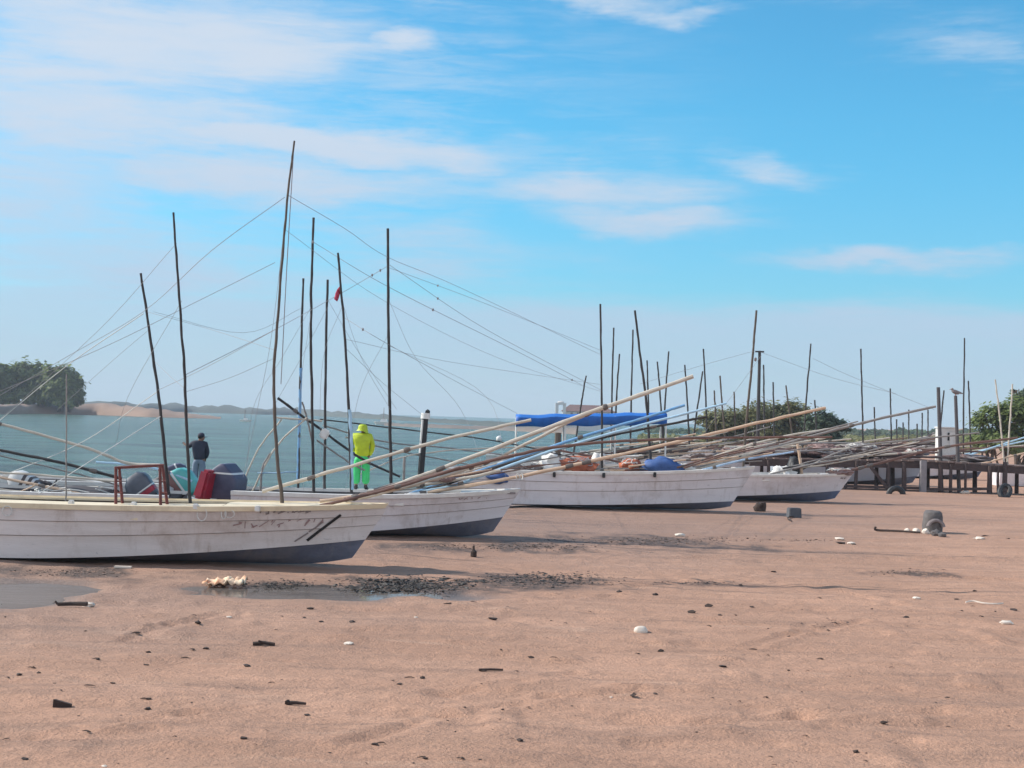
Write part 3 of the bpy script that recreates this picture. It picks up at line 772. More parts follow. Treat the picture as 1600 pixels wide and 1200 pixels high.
# rusty frame of net hauler
fr = MB()
for (xa, xb, dy) in ((181, 181, -.55), (186, 192, -.45), (250, 251, -.55), (254, 262, -.45)):
    a, b = W(xa, 729, b1.d + dy), W(xb, 794, b1.d + dy); b.z = min(b.z, .86); fr.tube([a, a.lerp(b, .5), b], .022, .024, 7)
fr.tube([W(180, 731, b1.d - .5), W(216, 729, b1.d - .5), W(256, 727, b1.d - .5)], .022, .022, 7)
for (xa, ya, xb, yb) in ((181, 752, 189, 752), (181, 770, 190, 770), (251, 752, 259, 752), (250, 770, 261, 770)): fr.tube([W(xa, ya, b1.d - .5), W(xb, yb, b1.d - .5)], .012, .012, 5)
fr.build('net_frame', M_rust, b1.root)
for px in (110, 208, 305, 402):
    p = W(px, 791, b1.d - .85); MB().box((p.x, b1.d - .82, .875), (.075, .09, .085)).build('cleat', M_rail_white, b1.root, bevel=.012)
for (px, n) in ((36, 5), (336, 7), (366, 5), (374, 4)):
    t = (W(px, 800, 20.5).x - b1.x0) / b1.L; mb = MB(); c = b1.side(t, .92, -1, .03)
    pts = [c + Vector((.07 * math.sin(a) * (1 if px != 366 else .5), -.01, -.13 - .10 * math.cos(a) * n / 7 + .10)) for a in [i * 2 * math.pi / 14 for i in range(15)]]
    mb.tube(pts, .008, .008, 5).build('rope_loop', M_white_rope, b1.root)
mb = MB(); b1.stroke(mb, [(.918, .78), (.905, .52), (.885, .12)], .045); mb.build('painted_stripe', M_black, b1.root, smooth=False)
for st_, th_ in (([(.893, .62), (.886, .46), (.878, .36)], .026), ([(.878, .33), (.862, .12)], .024)):
    mb = MB(); b1.stroke(mb, st_, th_); mb.build('painted_stripe', M_dkgrey, b1.root, smooth=False)
b1.scrawl(.735, .90, .50, .72, M_faded, 11, 5, .016)
b1.scrawl(.77, .86, .86, .95, M_dkgrey, 8, 6, .022)
for t in (.30, .55): b1.thwart(t)

# ---- second beached boat
b2 = Panga('panga_boat', 'second white panga from the camera with blue and pale booms over its bow', 814, 27.0, 0, L=5.4, Bm=1.8, Hs=.76, rise=.17, rail=M_rail_white, fore=.80, inside=M_inside_dark, rk=.58)
b2.mast([(490, 340), (486, 470), (487, 600), (490, 758)], 7, 5, dy=.3)
b2.mast([(528, 395), (537, 500), (545, 640), (549, 762)], 7, 4.5, M_bamboo_dark, dy=-.3, label='leaning mast with a pink rag')
b2.mast([(606, 357), (607, 500), (609, 640), (611, 748)], 7.5, 5.5, dy=.1, label='straight dark mast')
b2.pole([(546, 640), (549, 700), (550, 765)], 8, 8, M_ltblue_pole, 'mast_sleeve', dy=-.3)
fl = MB(); A = [W(531, 447, 26.7), W(527, 452, 26.7), W(524, 459, 26.72), W(522, 467, 26.7)]; Bq = [W(533, 452, 26.7), W(531, 460, 26.75), W(529, 467, 26.72), W(527, 471, 26.7)]
for i in range(3): fl.quad(A[i], A[i + 1], Bq[i + 1], Bq[i])
fo = fl.build('flag', mat('pink_rag', (.55, .06, .12), .8), b2.root); fo['label'] = 'small pink rag tied to the mast'
sm = fo.modifiers.new('thick', 'SOLIDIFY'); sm.thickness = .015
b2.pole([(640, 772), (700, 752), (870, 695), (1000, 655), (1070, 633)], 7, 6, M_blue_pole, dy=.25, label='blue painted boom')
b2.pole([(640, 772), (720, 755), (860, 705), (1000, 665), (1135, 630)], 7, 5, M_ltblue_pole, dy=0.0, label='pale blue boom')
b2.pole([(660, 770), (800, 722), (960, 680), (1105, 651)], 6, 5, M_bamboo_dark, dy=.1)
b2.pole([(655, 772), (770, 752), (890, 728), (1060, 690), (1180, 662), (1290, 637)], 8, 6, M_cream_pole, dy=-.15, label='longest cream boom, reaching over the third boat')
b2.pole([(620, 763), (700, 752), (782, 735)], 7, 6, M_pale, dy=-.1)
b2.pole([(610, 760), (660, 746), (735, 731)], 6, 6, M_cream_pole, dy=.2)
b2.pole([(612, 777), (640, 773), (668, 770)], 8, 8, M_rail_white, dy=-.6)
b2.pole([(434, 622), (500, 670), (560, 714), (625, 745)], 6, 5, M_bamboo_dark, dy=.5, label='dark spar slanting down to the right')
b2.pole([(495, 688), (520, 705), (545, 722), (570, 735)], 4, 4, M_grey_pole, dy=.5)
b2.pole([(472, 628), (480, 655), (488, 690)], 4, 4, M_grey_pole, dy=.4)
b2.pole([(430, 652), (470, 655), (503, 658)], 4, 4, M_pale, dy=.4)
b2.pole([(406, 778), (409, 740), (412, 725), (422, 708)], 5, 4, M_grey_pole, 'stake', dy=.3)
b2.pole([(392, 772), (430, 700), (480, 652)], 4, 4, M_pale, dy=.4)
b2.pole([(372, 770), (405, 700), (440, 655)], 3.5, 3.5, M_pale, dy=.4)
b2.pole([(402, 739), (430, 739), (465, 737)], 3, 3, M_ltblue_pole, 'crossbar', dy=.3)
p = W(507, 678, 27.4); MB().box(p, (.17, .10, .20), Matrix.Rotation(.5, 3, 'Y')).build('pulley_block', M_rail_white, b2.root, bevel=.03)
for (pp, dy, r, f) in (([(489, 378), (610, 450), (800, 545, 33), (910, 602, 37.7)], .2, .0065, (.05, .45, .95)), ([(607, 415), (530, 460), (420, 520, 23), (289, 586, 21.3)], .1, .006, (.05, .1, .16)), ([(607, 413), (760, 515, 32), (940, 610, 37.7)], .1, .006, (.04, .32)), ([(607, 418), (760, 475, 32), (940, 548, 37.7)], .1, .005, (.3,)), ([(537, 496), (610, 540), (720, 600, 38), (808, 646, 46.6)], -.3, .006, (.2,)), ([(540, 530), (700, 565, 32), (940, 601, 37.7)], -.3, .0045, ()), ([(541, 545), (600, 600, 31), (662, 650, 34.5)], -.3, .0045, ()), ([(534, 480), (505, 560), (500, 690), (505, 765)], -.1, .004, ()), ([(486, 480), (440, 560), (395, 640), (385, 768)], .2, .004, ()), ([(534, 470), (565, 560), (610, 640)], 0, .004, ()), ([(486, 490), (470, 600), (468, 690), (475, 768)], .2, .004, ()), ([(608, 470), (650, 560), (720, 640, 28), (760, 745, 27.2)], .1, .004, ()), ([(608, 520), (560, 620), (540, 765)], .1, .004, ()), ([(608, 540), (760, 620, 29), (790, 745, 27.2)], .1, .004, ())):
    b2.stay(pp, dy=dy, r=r, floats=f)
MB().box(b2.side(.965, .92, -1, .02), (.22, .02, .035)).build('name_plate', M_dkgrey, b2.root)
for t in (.25, .45, .62): b2.thwart(t)
b2.scrawl(.80, .90, .80, .88, M_faded, 5, 9, .014)

# ---- boats lying the other way at the left, bows out of the picture
b0 = Panga('panga_boat', 'dark sided panga pointing left behind the nearest boat with white poles stacked on it', -320, 24.3, .02, L=6.6, Bm=1.7, Hs=.78, rise=.14, dirn=-1, tops=M_inside_dark, rail=M_rail_white, inside=M_inside_dark, fore=.8)
for (pp, w, m_, dy) in (([(250, 727), (200, 724), (130, 698), (0, 662), (-60, 645)], 7, M_pale, .1), ([(190, 748), (100, 724), (0, 703), (-60, 690)], 7, M_bamboo_dark, 0), ([(182, 786), (100, 766), (30, 752), (-60, 732)], 6, M_cream_pole, -.3), ([(180, 752), (100, 745), (0, 738), (-60, 733)], 5, M_pale, -.2), ([(190, 760), (110, 738), (0, 712), (-60, 700)], 3.5, M_grey_pole, .2), ([(175, 782), (110, 775), (0, 765), (-60, 758)], 5, M_pale, -.4), ([(0, 790), (30, 770), (55, 758)], 4, M_cream_pole, -.4), ([(80, 764), (84, 757), (89, 750)], 5, M_bamboo_dark, 0)):
    b0.pole(pp, w, w * .8, m_, dy=dy)
b0.mast([(220, 427), (232, 510), (248, 620), (260, 735)], 8, 5, label='short leaning dark mast')
b0b = Panga('panga_boat', 'white panga pointing left with a teal striped motor, behind the rusty frame', -250, 29.8, -.10, L=7.1, Bm=1.8, Hs=.80, rise=.14, dirn=-1, rail=M_rail_white, inside=M_inside, fore=.8)
for (pp, w, m_, dy) in (([(312, 782), (270, 772), (200, 760), (120, 748)], 6, M_rail_white, -.8), ([(300, 752), (262, 738), (220, 728), (150, 722)], 6, M_ltblue_pole, -.2), ([(100, 760), (60, 750), (0, 744), (-60, 738)], 5, M_pale, 0)):
    b0b.pole(pp, w, w * .8, m_, dy=dy)

# ---- floating boat under the man in yellow
bf = Panga('panga_boat', 'low floating panga under the man in yellow, mostly hidden by the second boat', 690, 32.6, -.34, L=6.4, Bm=1.7, Hs=.80, rise=.10, rail=M_rail_white, inside=M_inside_dark, fore=.55)
bf.mast([(474, 435), (470, 560), (466, 745)], 5.5, 4.5, M_bamboo_dark, label='mast painted blue at its foot')
bf.pole([(470, 575), (468, 660), (465, 748)], 6.5, 6, M_blue_pole, 'mast_sleeve')
bf.mast([(512, 437), (509, 560), (507, 755)], 6.5, 5, M_bamboo_dark, dy=.2)
bf.pole([(540, 683), (600, 700), (660, 712), (800, 738)], 3.5, 3, M_grey_pole, dy=.3, dy1=5)
bf.pole([(505, 665), (600, 690), (700, 700), (800, 712)], 3.5, 3, M_grey_pole, dy=.5, dy1=5)
bf.pole([(500, 655), (640, 672), (780, 690), (900, 716)], 3, 3, M_bamboo_dark, dy=.5, dy1=5)
bf.pole([(560, 742), (640, 712), (760, 700), (880, 698)], 3, 2.6, M_pale, dy=.2, dy1=5)
for (pp) in ([(512, 480), (470, 560), (425, 640)], [(474, 480), (380, 520), (240, 487)], [(513, 470), (560, 550), (620, 640)]): bf.stay(pp, r=.005)

# ---- third beached boat
b3 = Panga('panga_boat', 'long white panga with orange nets aboard, third boat on the sand from the camera', 1180, 37.6, 0, L=8.2, Bm=1.9, Hs=.92, rise=.26, rail=M_rail_white, fore=.80, rk=.72, zc0=.06, zc1=.26)
b3.pole([(1040, 748), (1120, 722), (1230, 692), (1350, 660), (1462, 635)], 6.5, 5.5, M_grey_pole, dy=.2, label='long grey boom')
b3.pole([(1060, 742), (1130, 722), (1210, 700), (1290, 684)], 5, 4.5, M_pale, dy=-.1)
b3.pole([(1060, 738), (1140, 705), (1220, 683), (1310, 668)], 5, 4.5, M_pale, dy=.5)
b3.pole([(1085, 738), (1160, 719), (1240, 706)], 5, 4, M_rail_blue, dy=-.2)
b3.pole([(870, 703), (940, 716), (1000, 728), (1060, 740)], 4.5, 4.5, M_brown_pole, dy=.3)
b3.mast([(938, 475), (940, 600), (941, 735)], 5, 4, dy=.1)
b3.mast([(992, 485), (1001, 560), (1010, 630), (1016, 712)], 6.5, 4.5, dy=.5, label='leaning dark mast')
for px in (882, 962, 1037):
    t = (W(px, 745, 36.7).x - b3.x0) / b3.L
    MB().box(b3.side(t, .93, -1, .05), (.075, .07, .13)).build('rope_fender', M_black, b3.root, bevel=.012)
bw = MB()
bw.pole = None
for t in (.2, .4, .6): b3.thwart(t)

# ---- fourth beached boat
b4 = Panga('panga_boat', 'small white panga with a blue bottom, fourth boat on the sand from the camera', 1332, 43.6, 0, L=6.4, Bm=1.7, Hs=.78, rise=.10, rail=M_rail_white, bottom=M_bottom2, tops=M_white, fore=.84, rk=.62, zc0=.10, zc1=.36, strakes=1, lap=.006)
b4.pole([(1300, 742), (1380, 722), (1480, 698), (1590, 684)], 6, 4.5, M_brown_pole, dy=0, label='brown boom over the jetty')
b4.pole([(1240, 740), (1330, 700), (1440, 686), (1530, 676)], 4, 3.5, M_grey_pole, dy=.3)
b4.pole([(1245, 688), (1249, 710), (1253, 742)], 6, 6.5, M_cream_pole, 'post', dy=.1)
b4.mast([(1182, 485), (1174, 580), (1166, 660), (1162, 718)], 6, 4.5, M_bamboo, dy=.2, label='tall leaning mast')
b4.scrawl(.945, .985, .72, .84, M_dkgrey, 4, 12, .03)
for (pp) in ([(1180, 548), (1100, 570), (1000, 600)], [(1188, 550), (1300, 590), (1400, 615)], [(1270, 560), (1330, 588), (1460, 640)], [(1190, 555), (1150, 610), (1090, 690)]): b4.stay(pp, r=.006)
for t in (.4, .6): b4.thwart(t)

# ---- boat under the blue awning
bc = Panga('awning_boat', 'boat shaded by a long blue awning on thin posts', 1075, 47.5, -.02, L=6.6, Bm=1.9, Hs=.85, rise=.15, rail=M_rail_white, fore=.85)
M_tarp = mat('blue_tarp', (.014, .145, .52), .55, (.010, .10, .38), 4, .6, .25, 12)
def tarp(boat, pa, pb, d, yr):
    mb = MB(); n = 26; vs = []; fs = []
    A, Bp = W(pa[0], pa[1], d), W(pb[0], pb[1], d)
    for i in range(n + 1):
        f = i / n; c = A.lerp(Bp, f); sc = -.035 * abs(math.sin(f * math.pi * 4)) + .02 * mnoise.noise(Vector((f * 9, 1, 0)))
        for (yy, zz) in ((-yr, -.36 + .03 * math.sin(f * 23)), (-yr, -.05), (-yr * .55, .03), (0, .05), (yr * .55, .03), (yr, -.05), (yr, -.36)):
            vs.append((c.x, c.y + yy, c.z + zz + (sc if zz > -.3 else 0)))
    for i in range(n):
        for k in range(6): fs.append((i * 7 + k, i * 7 + k + 1, (i + 1) * 7 + k + 1, (i + 1) * 7 + k))
    mb.add(vs, fs); o = mb.build('awning', M_tarp, boat.root, sharp=50)
    sm = o.modifiers.new('thick', 'SOLIDIFY'); sm.thickness = .012
    return A, Bp
A, Bp = tarp(bc, (806, 650), (1038, 646), 47.5, .9)
for f in (.005, .33, .66, .995):
    c = A.lerp(Bp, f)
    for yy in (-.86, .86): MB().tube([(c.x, c.y + yy, .35), (c.x, c.y + yy, c.z - .06)], .03, .028, 7).build('awning_post', M_rail_white, bc.root)

# ---- boats farther along the shore: each with its own hull, masts and booms
FAR = []
def far_boat(label, hull_px, d, masts, booms, hullm=None, L=6.4, dirn=1, z0=0.0, name='panga_boat', mm=None, boat_mast_w=4.2):
    b = Panga(name, label, hull_px, d, z0, L=L, Bm=1.8, Hs=.82, rise=.14, rail=M_rail_white, tops=hullm or M_white, fore=.82, ns=16, dirn=dirn, strakes=1, lap=.005)
    for i, mpts in enumerate(masts):
        b.mast(mpts, boat_mast_w, 3.2, (mm[i] if mm else M_bamboo_dark), dy=.2 * (i % 3) - .2, wob=.02)
    b.bow_px = hull_px; FAR.append(b)
    for (pp, m_) in booms: b.pole(pp, 4.0, 3.4, m_, dy=rng.uniform(-.4, .4))
    return b
far_boat('panga behind the blue awning, first of the masts right of the white church', 1010, 56, [[(959, 512), (957, 580), (955, 690)], [(916, 587), (910, 620), (903, 665)]], [([(960, 722), (1040, 702), (1120, 690)], M_pale)])
far_boat('panga behind the blue awning with three thin upright masts', 1075, 61, [[(989, 515), (987, 600), (985, 690)], [(968, 553), (964, 610), (960, 690)], [(1011, 563), (1013, 630), (1014, 700)]], [([(1000, 718), (1100, 694), (1160, 682)], M_grey_pole)])
far_boat('panga right of the awning with two masts leaning apart', 1120, 66, [[(1027, 565), (1031, 610), (1036, 690)], [(1045, 549), (1041, 600), (1036, 690)]], [([(1040, 714), (1120, 696), (1190, 684)], M_pale)])
far_boat('panga right of the awning with one mast crossed by pale booms', 1160, 60, [[(1070, 570), (1074, 630), (1078, 712)]], [([(1050, 722), (1140, 700), (1215, 690)], M_cream_pole), ([(1040, 724), (1130, 710), (1200, 704)], M_grey_pole)])
far_boat('panga with two masts crossing like a V before the olive thicket', 1190, 64, [[(1099, 545), (1102, 600), (1105, 692)], [(1098, 580), (1090, 635), (1082, 700)]], [([(1090, 716), (1170, 700), (1240, 692)], M_pale), ([(1060, 712), (1110, 700), (1170, 698)], M_brown_pole)])
far_boat('panga with three short masts before the olive thicket', 1230, 72, [[(1125, 587), (1129, 640), (1134, 700)], [(1147, 612), (1148, 650), (1149, 700)], [(1116, 610), (1118, 650), (1120, 700)]], [([(1120, 708), (1200, 694), (1262, 688)], M_grey_pole)], mm=[M_bamboo, M_bamboo, M_bamboo])
far_boat('panga with three thin masts under the top of the olive thicket', 1285, 76, [[(1193, 570), (1194, 630), (1195, 700)], [(1208, 597), (1209, 650), (1210, 700)], [(1228, 602), (1234, 650), (1241, 700)]], [([(1190, 706), (1270, 692), (1330, 686)], M_pale)], mm=[M_bamboo_dark, M_bamboo_dark, M_bamboo])
far_boat('panga with one tall slightly leaning mast right of the olive thicket', 1320, 62, [[(1267, 537), (1261, 610), (1254, 700)], [(1273, 625), (1275, 660), (1277, 705)]], [([(1220, 716), (1300, 698), (1390, 684)], M_pale), ([(1215, 712), (1290, 704), (1350, 700)], M_cream_pole)])
far_boat('blue grey panga seen between the legs of the jetty', 1446, 58.5, [[(1345, 545), (1347, 620), (1349, 712)]], [([(1330, 722), (1420, 702), (1500, 692)], M_grey_pole), ([(1320, 718), (1400, 705), (1470, 700)], M_pale)], hullm=M_greyblue)
far_boat('panga with one short thin mast in the gap left of the white cabinet', 1440, 82, [[(1391, 607), (1392, 650), (1393, 705)], [(1366, 636), (1367, 670), (1368, 708)]], [([(1360, 704), (1430, 692), (1480, 688)], M_pale)], boat_mast_w=3)
far_boat('panga with a tall straight mast right of the white cabinet', 1545, 68, [[(1507, 528), (1506, 610), (1505, 710)], [(1513, 595), (1515, 640), (1517, 710)], [(1475, 610), (1471, 650), (1466, 700)]], [([(1500, 712), (1560, 698), (1625, 684)], M_ltblue_pole), ([(1480, 712), (1540, 702), (1600, 696)], M_pale)])
far_boat('white panga behind the jetty at the right photo edge with two pale masts', 1792, 61, [[(1555, 593), (1562, 650), (1569, 724)], [(1582, 600), (1578, 660), (1574, 724)]], [([(1520, 728), (1600, 708), (1690, 690)], M_cream_pole), ([(1500, 716), (1580, 690), (1690, 655)], M_ltblue_pole)], mm=[M_pale, M_pale], L=6.6)
far_boat('distant panga with four hair thin masts above the far scrub', 1460, 125, [[(1401, 655), (1401, 670), (1402, 696)], [(1420, 640), (1420, 665), (1420, 696)], [(1441, 645), (1441, 665), (1440, 696)], [(1433, 662), (1433, 675), (1433, 696)]], [([(1380, 700), (1430, 690), (1460, 676)], M_grey_pole)], boat_mast_w=2.4)
far_boat('distant panga with two thin masts close to the left side of the white cabinet', 1480, 140, [[(1450, 640), (1450, 665), (1450, 694)], [(1411, 660), (1411, 675), (1411, 694)]], [], boat_mast_w=2.4)

# thin spare poles and sticks lying along the boats
kr = random.Random(19)
def spare_poles(boat, n, px0, px1, y0, y1, slope, ln, dy):
    for i in range(n):
        a = kr.uniform(px0, px1); L_ = kr.uniform(*ln); yy = kr.uniform(y0, y1) - slope * (a - px0); sl_ = slope + kr.uniform(-.07, .10)
        m_ = kr.choice([M_pale, M_grey_pole, M_brown_pole, M_bamboo_dark, M_pale, M_cream_pole, M_grey_pole, M_brown_pole])
        k_ = kr.uniform(-4, 4); boat.pole([(a, yy), (a + L_ * .5, yy - sl_ * L_ * .5 + k_), (a + L_, yy - sl_ * L_)], kr.uniform(2.6, 4.6), kr.uniform(2, 3.4), m_, dy=kr.uniform(-dy, dy))
spare_poles(b2, 9, 560, 700, 765, 776, .17, (120, 300), .5)
spare_poles(b3, 12, 790, 1010, 736, 748, .04, (90, 230), .6)
spare_poles(b3, 7, 1020, 1090, 738, 744, .20, (110, 280), .5)
spare_poles(b4, 7, 1180, 1250, 738, 746, .17, (70, 220), .5)
spare_poles(bc, 10, 800, 1000, 722, 738, .10, (80, 220), .6)
for k_, fb_ in enumerate(FAR): spare_poles(fb_, 4, fb_.bow_px - 150, fb_.bow_px - 60, 708, 720, .13, (60, 190), .7)
spare_poles(b0, 5, -40, 60, 752, 780, -.10, (110, 220), .4)

# ------------------------------------------------------------------ outboard motors: each bolted to the stern of its boat
M_cowl_grey = mat('grey_cowl', (.10, .11, .135), .45, (.06, .065, .085), 5, .6)
M_cowl_blue = mat('slate_blue_cowl', (.085, .085, .14), .5, (.055, .055, .095), 5, .6)
M_cowl_red = mat('red_cowl', (.40, .016, .04), .5, (.22, .012, .026), 5, .6)
M_cowl_white = mat('white_cowl', (.72, .70, .68), .35, (.6, .58, .55), 5, .6)
M_cowl_teal = mat('teal_cowl', (.10, .45, .42), .4, (.07, .32, .30), 5, .6)
M_cowl_brown = mat('brown_cowl', (.22, .10, .09), .5, (.15, .07, .06), 5, .6)
M_metal = mat('motor_leg', (.06, .06, .065), .45)
def motor(boat, px, py, tilt, sz, mats, yawd=0, bands=((-.28, .10),), dy=0.0, label=None, peak=False):
    """cowl centred on a pixel; tilt turns it in the picture plane"""
    c = W(px, py, boat.d + dy); R = Matrix.Rotation(math.radians(yawd), 3, 'Z') @ Matrix.Rotation(math.radians(tilt), 3, 'Y')
    # cowl: rounded wedge
    mb = MB(); a, b, h = sz[0] / 2, sz[1] / 2, sz[2] / 2
    EXP = .30
    prof = [(-1, .90, .92), (-.93, .98, .98), (-.2, 1, 1), (.34, .98, .97), (.66, .86, .92), (.90, .56, .74), (1, .46, .64)]
    if peak: prof = [(-1, .97, .95), (-.9, 1, 1), (.10, 1, 1), (.40, .80, .98), (.80, .34, .95), (.94, .20, .92), (1, .12, .86)]; EXP = .2
    n = 24; vs = []; fs = []
    for (zz, kx, ky) in prof:
        for i in range(n):
            an = 2 * math.pi * i / n; cx, cy = math.cos(an), math.sin(an)
            e = EXP; X = math.copysign(abs(cx) ** e, cx) * a * kx + (.10 * a * (zz + 1)); Y = math.copysign(abs(cy) ** e, cy) * b * ky
            vs.append(R @ Vector((X, Y, zz * h)) + c)
    for j in range(len(prof) - 1):
        for i in range(n): fs.append((j * n + i, j * n + (i + 1) % n, (j + 1) * n + (i + 1) % n, (j + 1) * n + i))
    fs.append(tuple(range(n))[::-1]); fs.append(tuple((len(prof) - 1) * n + i for i in range(n)))
    mb.add(vs, fs)
    root = boat.root
    mo = bpy.data.objects.new('outboard_motor', None); COL.objects.link(mo); mo.parent = root; mo.location = c - parent_world(root)
    if label: mo['label'] = label
    mb.build('cowl', mats[0], mo, sharp=45)
    for k, (zz, hh) in enumerate(bands):
        bb = MB(); vs = []; fs = []
        for z_ in (zz, zz + hh):
            kx = np.interp(z_, [p[0] for p in prof], [p[1] for p in prof]) ; ky = np.interp(z_, [p[0] for p in prof], [p[2] for p in prof])
            for i in range(n):
                an = 2 * math.pi * i / n; cx, cy = math.cos(an), math.sin(an); e = EXP
                vs.append(R @ Vector((math.copysign(abs(cx) ** e, cx) * (a * kx + .006) + .10 * a * (z_ + 1), math.copysign(abs(cy) ** e, cy) * (b * ky + .006), z_ * h)) + c)
        for i in range(n): fs.append((i, (i + 1) % n, n + (i + 1) % n, n + i))
        bb.add(vs, fs); bb.build('stripe', mats[1 + k % (len(mats) - 1)], mo)
    lg = MB(); p0, p1 = c + R @ Vector((0, 0, -h * .95)), c + R @ Vector((-.05, 0, -h - .62))
    lg.tube([p0, p0.lerp(p1, .5), p1], [.11, .07, .055], None, 10); lg.lump(p1, (.20, .055, .06), 2, .05, rot=R)
    lg.box(c + R @ Vector((.16, 0, -h - .10)), (.10, .26, .30), R)
    lg.build('leg', M_metal, mo)
    pr = MB(); hub = p1 + R @ Vector((-.20, 0, 0)); pr.lump(hub, (.06, .03, .03), 1, .02, rot=R)
    for q in range(3):
        an = q * 2.094; dirv = R @ Vector((0, math.cos(an), math.sin(an))); sdv = R @ Vector((.35, -math.sin(an), math.cos(an)))
        pr.add([hub + dirv * .02 - sdv * .015, hub + dirv * .11 - sdv * .05, hub + dirv * .13, hub + dirv * .11 + sdv * .05, hub + dirv * .02 + sdv * .015], [(0, 1, 2, 3, 4)])
    pr.build('propeller', M_metal, mo)
    return mo
motor(b0, 217, 763, -38, (.46, .42, .50), (M_cowl_grey, M_cowl_red, M_cowl_white), 8, ((-.72, .34), (-.33, .10)), .1, 'grey motor with a red band')
motor(b2, 349, 751, 2, (.70, .60, .66), (M_cowl_blue, M_cowl_white), -14, ((.42, .10),), -.2, 'red and slate blue motor', True)
motor(b0b, 285, 752, 52, (.66, .46, .54), (M_cowl_teal, M_cowl_white, M_cowl_brown), 0, ((-.25, .16), (-.80, .50)), .0, 'white, teal and brown motor')
motor(bf, 276, 738, 62, (.44, .42, .48), (M_cowl_blue, M_cowl_white), 12, ((.12, .14),), -.8, 'slate motor tilted up')

# red flank of the slate blue motor
mo = [o for o in b2.root.children if o.name.startswith('outboard_motor')][0]
mb = MB(); c = W(322, 757, 26.45)
mb.box(c, (.23, .48, .56), Matrix.Rotation(.22, 3, 'Y') @ Matrix.Rotation(-.25, 3, 'Z'), taper=.8); mb.build('red_cover', M_cowl_red, mo, bevel=.05)

# more boat at far left with striped motor
bl = Panga('panga_boat', 'panga carrying a pale motor with dark stripes near the left photo edge', -210, 27.3, -.14, L=4.6, Bm=1.7, Hs=.80, rise=.12, dirn=-1, rail=M_rail_white, inside=M_inside_dark, fore=.8)
motor(bl, 38, 758, -64, (.42, .40, .62), (M_cowl_white, M_inside_dark, M_inside_dark, M_inside_dark), 0, ((-.85, .22), (-.45, .2), (-.05, .2)), .0, 'pale motor with dark stripes')
bl.pole([(60, 752), (78, 756), (98, 764), (120, 772)], 9, 5, M_inside_dark, 'rolled_cover')

# ------------------------------------------------------------------ gear lying in the boats
def mound(name, label, cat, px, py, d, r, m_, seed, group=None, jit=.35, tangles=0, tm=None):
    c = W(px, py, d); mb = MB(); mb.lump(c, r, 3, jit, seed=seed, freq=2.2); o = mb.build(name, m_, origin=c, sharp=70)
    if tangles:
        rr = random.Random(seed); tb = MB()
        for i in range(tangles):
            a = rr.uniform(0, 6.28); P = []
            for k in range(6):
                th = a + k * rr.uniform(.2, .55); ph = rr.uniform(.1, 1.2)
                P.append(c + Vector((r[0] * 1.06 * math.cos(th) * math.cos(ph * .8), r[1] * 1.06 * math.sin(th) * math.cos(ph * .8), r[2] * 1.08 * math.sin(ph))))
            tb.tube(smooth_line(P, 4), .012, .012, 5)
        tb.build('rope', tm or M_white_rope, o)
    return tag(o, label, cat, group)
M_net_orange = mat('orange_net', (.52, .16, .075), .9, (.30, .08, .05), 14, .8, .6, 40)
M_net_grey = mat('grey_net', (.30, .26, .25), .95, (.15, .12, .12), 14, .8, .6, 40)
M_net_pink = mat('pink_grey_net', (.36, .24, .22), .95, (.19, .12, .11), 14, .8, .6, 40)
M_net_brown = mat('dark_brown_net', (.12, .07, .065), .95, (.06, .035, .035), 12, .8, .6, 40)
M_plastic_white = mat('white_plastic', (.74, .72, .69), .5, (.6, .57, .53), 8, .7, .2, 20)
M_blue_cloth = mat('blue_cloth', (.05, .12, .33), .7, (.03, .07, .2), 6, .7, .4, 14)
mound('fishing_net', 'bright orange net heap lying in the third boat', 'net', 903, 729, 37.6, (.50, .4, .26), M_net_orange, 41, tangles=10, tm=M_rope)
mound('fishing_net', 'small rust coloured net heap right of the orange heap in the third boat', 'net', 985, 728, 37.7, (.26, .3, .20), M_net_orange, 42, tangles=5)
mound('white_sack', 'white crumpled sack leaning beside the orange net heap', 'sack', 862, 726, 37.5, (.34, .3, .28), M_plastic_white, 43)
mound('white_sack', 'smaller white sack just right of the orange net heap', 'sack', 934, 721, 37.9, (.20, .2, .24), M_plastic_white, 44)
mound('blue_tarpaulin', 'folded blue tarpaulin near the bow of the third boat', 'tarpaulin', 1036, 731, 37.5, (.58, .35, .28), M_blue_cloth, 45, jit=.25)
mound('white_sack', 'flat white sack between the blue tarpaulin and the bow of the third boat', 'sack', 1072, 733, 37.6, (.26, .3, .14), M_plastic_white, 46)
mound('grey_net', 'dark grey net heap at the stern end of the third boat', 'net', 810, 733, 37.5, (.62, .4, .22), M_net_grey, 47, tangles=8)
mound('blue_bundle', 'blue cloth bundle by the booms of the second boat', 'bundle', 778, 745, 36.9, (.34, .3, .18), M_blue_cloth, 48)
mound('dark_net', 'dark net heap lying in the dark sided panga under the white poles', 'net', 118, 776, 24.3, (.75, .45, .17), M_inside_dark, 57, tangles=9)
mound('white_jug', 'white plastic jug at the stern of the third boat', 'jug', 822, 722, 37.3, (.15, .15, .22), M_plastic_white, 49, jit=.1)
mound('white_sack', 'white sacking heap in the fourth boat before its dark motor cover', 'sack', 1222, 741, 43.6, (.34, .3, .24), M_plastic_white, 50, jit=.5)
mound('dark_cover', 'black cover standing beside the post in the fourth boat', 'cover', 1240, 734, 43.9, (.20, .25, .40), M_black, 51, jit=.2)
mound('grey_net', 'pale net heap at the bow of the fourth boat', 'net', 1312, 737, 43.5, (.40, .22, .10), M_net_pink, 52, tangles=5)
mound('grey_net', 'crumpled pale rags on the bow of the second boat', 'rags', 697, 748, 26.9, (.16, .14, .07), M_net_pink, 53, tangles=4)
